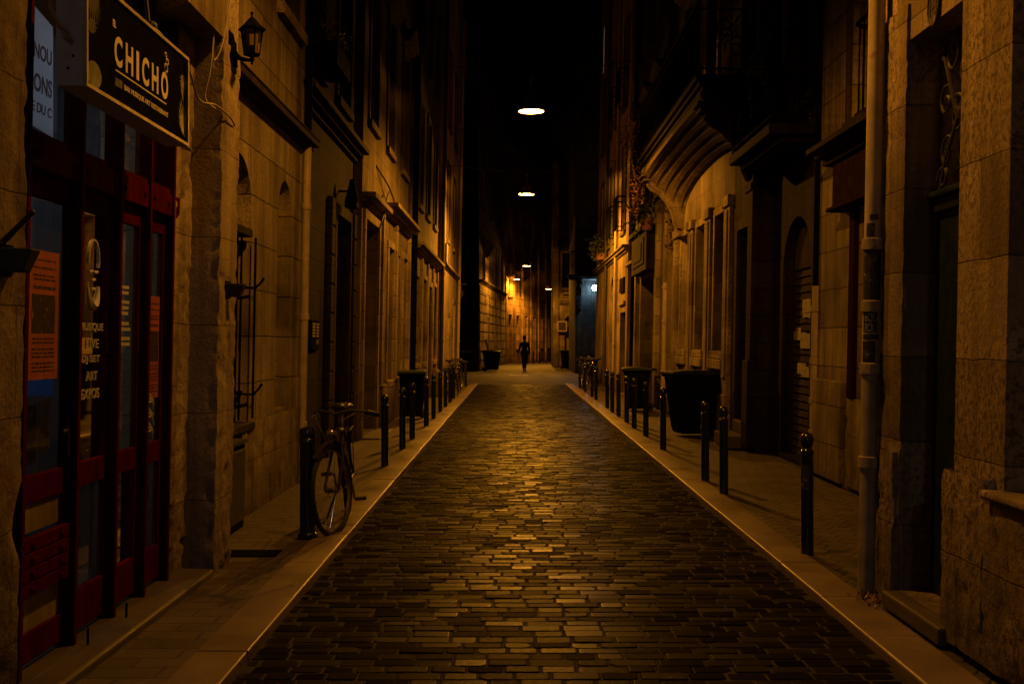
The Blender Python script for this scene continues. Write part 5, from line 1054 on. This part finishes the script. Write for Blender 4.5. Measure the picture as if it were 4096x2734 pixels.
    for s in (-1, 1): mb.cyl((s * .06, .28, .72), (s * .06, .78, .72), .006, n=6); mb.cyl((s * .06, .7, .72), (s * .06, .53, .34), .005, n=6)
    for y in (.4, .55, .7): mb.cyl((-.06, y, .72), (.06, y, .72), .005, n=6)
    build(mb, 'luggage_rack', 'iron', t)
    return t
bk = bicycle(); bk.location = (-1.36, 9.16, .036); bk.rotation_euler = (0, R(-3), R(5)); bk['label'] = 'dark city bicycle with a round headlight leaning by the stout bollard'
for x, y, rz, lb in ((-1.62, 31.2, 20, 'bicycle locked among the far left bollards, handlebar raised'), (-1.75, 33.6, -14, 'bicycle behind another one among the far left bollards'), (2.2, 34.2, 195, 'bicycle on the right pavement just before the corner'), (2.35, 36.8, 160, 'bicycle farthest along the right pavement by the pale lidded bin')):
    b = dup(bk, None, (x, y, .036), R(rz), lb); b.rotation_euler = (0, R(-3), R(rz))

# ================================================================== PERSON walking away
def blob(segs, voxel, name, m, parent, sm=6):
    mb = MB()
    for p, q, r0, r1 in segs:
        p, q = Vector(p), Vector(q); mb.cyl(p, q, r0, r1, 14); mb.ball(p, r0, 12); mb.ball(q, r1, 12)
    o = build(mb, name, m, parent, smooth=True)
    rm = o.modifiers.new('r', 'REMESH'); rm.mode = 'VOXEL'; rm.voxel_size = voxel; rm.use_smooth_shade = True; s_ = o.modifiers.new('s', 'SMOOTH'); s_.iterations = sm; s_.factor = .4
    dg = bpy.context.evaluated_depsgraph_get(); dg.update(); me = bpy.data.meshes.new_from_object(o.evaluated_get(dg)); o.modifiers.clear(); o.data = me
    for p in me.polygons: p.use_smooth = True
    return o
def person():
    t = thing('person', 'person in dark clothes walking away holding a pale bag', 'person', (0, 0, 0))   # faces +Y
    sk = []
    sk += [((0, 0, .98), (0, .01, 1.12), .125, .118), ((0, .01, 1.12), (0, .0, 1.34), .118, .135), ((-.09, 0, 1.36), (.09, 0, 1.36), .10, .10), ((0, 0, 1.42), (0, .02, 1.54), .055, .05), ((-.08, 0, .95), (.08, 0, .95), .11, .11)]
    sk += [((0, .02, 1.58), (0, .03, 1.68), .075, .09), ((0, .045, 1.60), (0, .06, 1.56), .06, .045), ((0, .115, 1.635), (0, .135, 1.615), .012, .014), ((-.083, .02, 1.62), (-.086, .015, 1.65), .012, .016), ((.083, .02, 1.62), (.086, .015, 1.65), .012, .016)]
    hands = []
    for s, sw in ((-1, -.05), (1, .06)):
        sh = Vector((s * .185, 0, 1.38)); el = Vector((s * (.25 if s < 0 else .235), -.03 + sw * .4, 1.10)); wr = Vector((s * (.31 if s < 0 else .25), sw, .87))
        sk += [(sh, el, .05, .042), (el, wr, .040, .027)]; pl = wr + Vector((s * .006, .005, -.085)); sk += [(wr, wr + Vector((0, .02, -.08)), .024, .022), (wr, wr + Vector((0, -.02, -.075)), .022, .018)]
        for i, (dy, ln) in enumerate(((.028, .07), (.01, .078), (-.01, .072), (-.028, .056))):
            a = wr + Vector((0, dy, -.085)); b_ = a + Vector((-s * .006, 0, -ln * .5)); c_ = b_ + Vector((-s * .022, .0, -ln * .42)); sk += [(a, b_, .0095, .009), (b_, c_, .009, .0075)]
        a = wr + Vector((0, .03, -.03)); sk += [(a, a + Vector((-s * .01, .022, -.035)), .012, .010), (a + Vector((-s * .01, .022, -.035)), a + Vector((-s * .018, .026, -.065)), .010, .008)]
    hipL, hipR = Vector((-.085, 0, .93)), Vector((.085, 0, .93)); kL, kR = Vector((-.06, .10, .50)), Vector((.05, -.03, .49)); aL, aR = Vector((-.035, .06, .09)), Vector((.03, -.22, .13))
    for h_, k_, a_, f_ in ((hipL, kL, aL, Vector((0, .16, -.05))), (hipR, kR, aR, Vector((0, .11, -.10)))): sk += [(h_, k_, .085, .052), (k_, k_.lerp(a_, .35), .05, .053), (k_.lerp(a_, .35), a_, .053, .036), (a_ + Vector((0, -.03, -.03)), a_ + f_, .036, .026)]
    blob(sk, .0075, 'body', 'skin', t)
    top = [((0, 0, .98), (0, .01, 1.12), .145, .135), ((0, .01, 1.12), (0, 0, 1.34), .135, .15), ((-.11, 0, 1.36), (.11, 0, 1.36), .108, .108), ((-.09, 0, .93), (.09, 0, .93), .125, .125)]
    for s, sw in ((-1, -.05), (1, .06)):
        sh = Vector((s * .185, 0, 1.38)); el = Vector((s * (.25 if s < 0 else .235), -.03 + sw * .4, 1.10)); wr = Vector((s * (.31 if s < 0 else .25), sw, .87)); top += [(sh, el, .062, .053), (el, el.lerp(wr, .9), .052, .042)]
    blob(top, .012, 'jacket', 'cloth', t); lg = [((-.09, 0, .9), (.09, 0, .9), .13, .13)]
    for h_, k_, a_ in ((hipL, kL, aL), (hipR, kR, aR)): lg += [(h_, k_, .105, .078), (k_, k_.lerp(a_, .85), .075, .055)]
    blob(lg, .012, 'trousers', 'cloth2', t)
    sh_ = []
    for a_, f_ in ((aL, Vector((0, .16, -.05))), (aR, Vector((0, .11, -.10)))): sh_ += [(a_ + Vector((0, -.035, -.025)), a_ + f_, .05, .038)]
    blob(sh_, .01, 'shoes', 'rubber', t); blob([((0, -.005, 1.62), (0, .005, 1.70), .088, .092), ((0, -.03, 1.58), (0, -.02, 1.66), .07, .085), ((0, .05, 1.74), (0, .0, 1.75), .05, .06)], .009, 'hair', 'hair', t)
    return t, Vector((-.31, -.05, .87))
pt, hd = person(); pt.location = (.52, 56.4, .0); pt.rotation_euler = (0, 0, R(4))
bg = thing('carrier_bag', 'small pale carrier bag in the left hand of the person', 'bag', (0, 0, 0)); h = hd
mb = MB(); z1 = h.z - .20; mb.hexa([(h.x - .05, h.y - .10, z1 - .26), (h.x + .05, h.y - .10, z1 - .26), (h.x + .05, h.y + .12, z1 - .26), (h.x - .05, h.y + .12, z1 - .26), (h.x - .03, h.y - .09, z1), (h.x + .02, h.y - .09, z1), (h.x + .02, h.y + .10, z1), (h.x - .03, h.y + .10, z1)]); build(mb, 'body', 'bag', bg, bevel=.02); build(MB().tube([(h.x, h.y - .06, z1), (h.x + .008, h.y - .03, z1 + .055), (h.x + .012, h.y + .02, z1 + .06), (h.x, h.y + .06, z1)], .006, 6), 'handle', 'bag', bg)
bg.location = pt.location; bg.rotation_euler = pt.rotation_euler

# ================================================================== SKY, CAMERA
W = bpy.data.worlds.new('World'); S.world = W; W.use_nodes = True; wn = W.node_tree; bgn = wn.nodes['Background']
sk = wn.nodes.new('ShaderNodeTexSky'); sk.sky_type = 'NISHITA'; sk.sun_disc = False; sk.sun_elevation = R(-8); sk.sun_rotation = R(120); wn.links.new(sk.outputs[0], bgn.inputs[0]); bgn.inputs[1].default_value = .05
cam = bpy.data.cameras.new('camera'); co = bpy.data.objects.new('camera', cam); C.objects.link(co); co.location = (0, 0, EYE); co.rotation_euler = (R(90), 0, 0)
cam.sensor_width = 36; cam.lens = F / 2349 * 36; cam.shift_x = -4.5 / 2349; cam.shift_y = -2.0 / 2349; cam.clip_start = .05; cam.clip_end = 600; S.camera = co
S.render.engine = 'CYCLES'; S.view_settings.view_transform = 'Standard'; S.view_settings.look = 'None'; S.view_settings.exposure = 0
S.cycles.max_bounces = 6; S.cycles.diffuse_bounces = 1; S.cycles.glossy_bounces = 3; S.cycles.transparent_max_bounces = 10; S.cycles.use_denoising = True; S.cycles.sample_clamp_indirect = 4
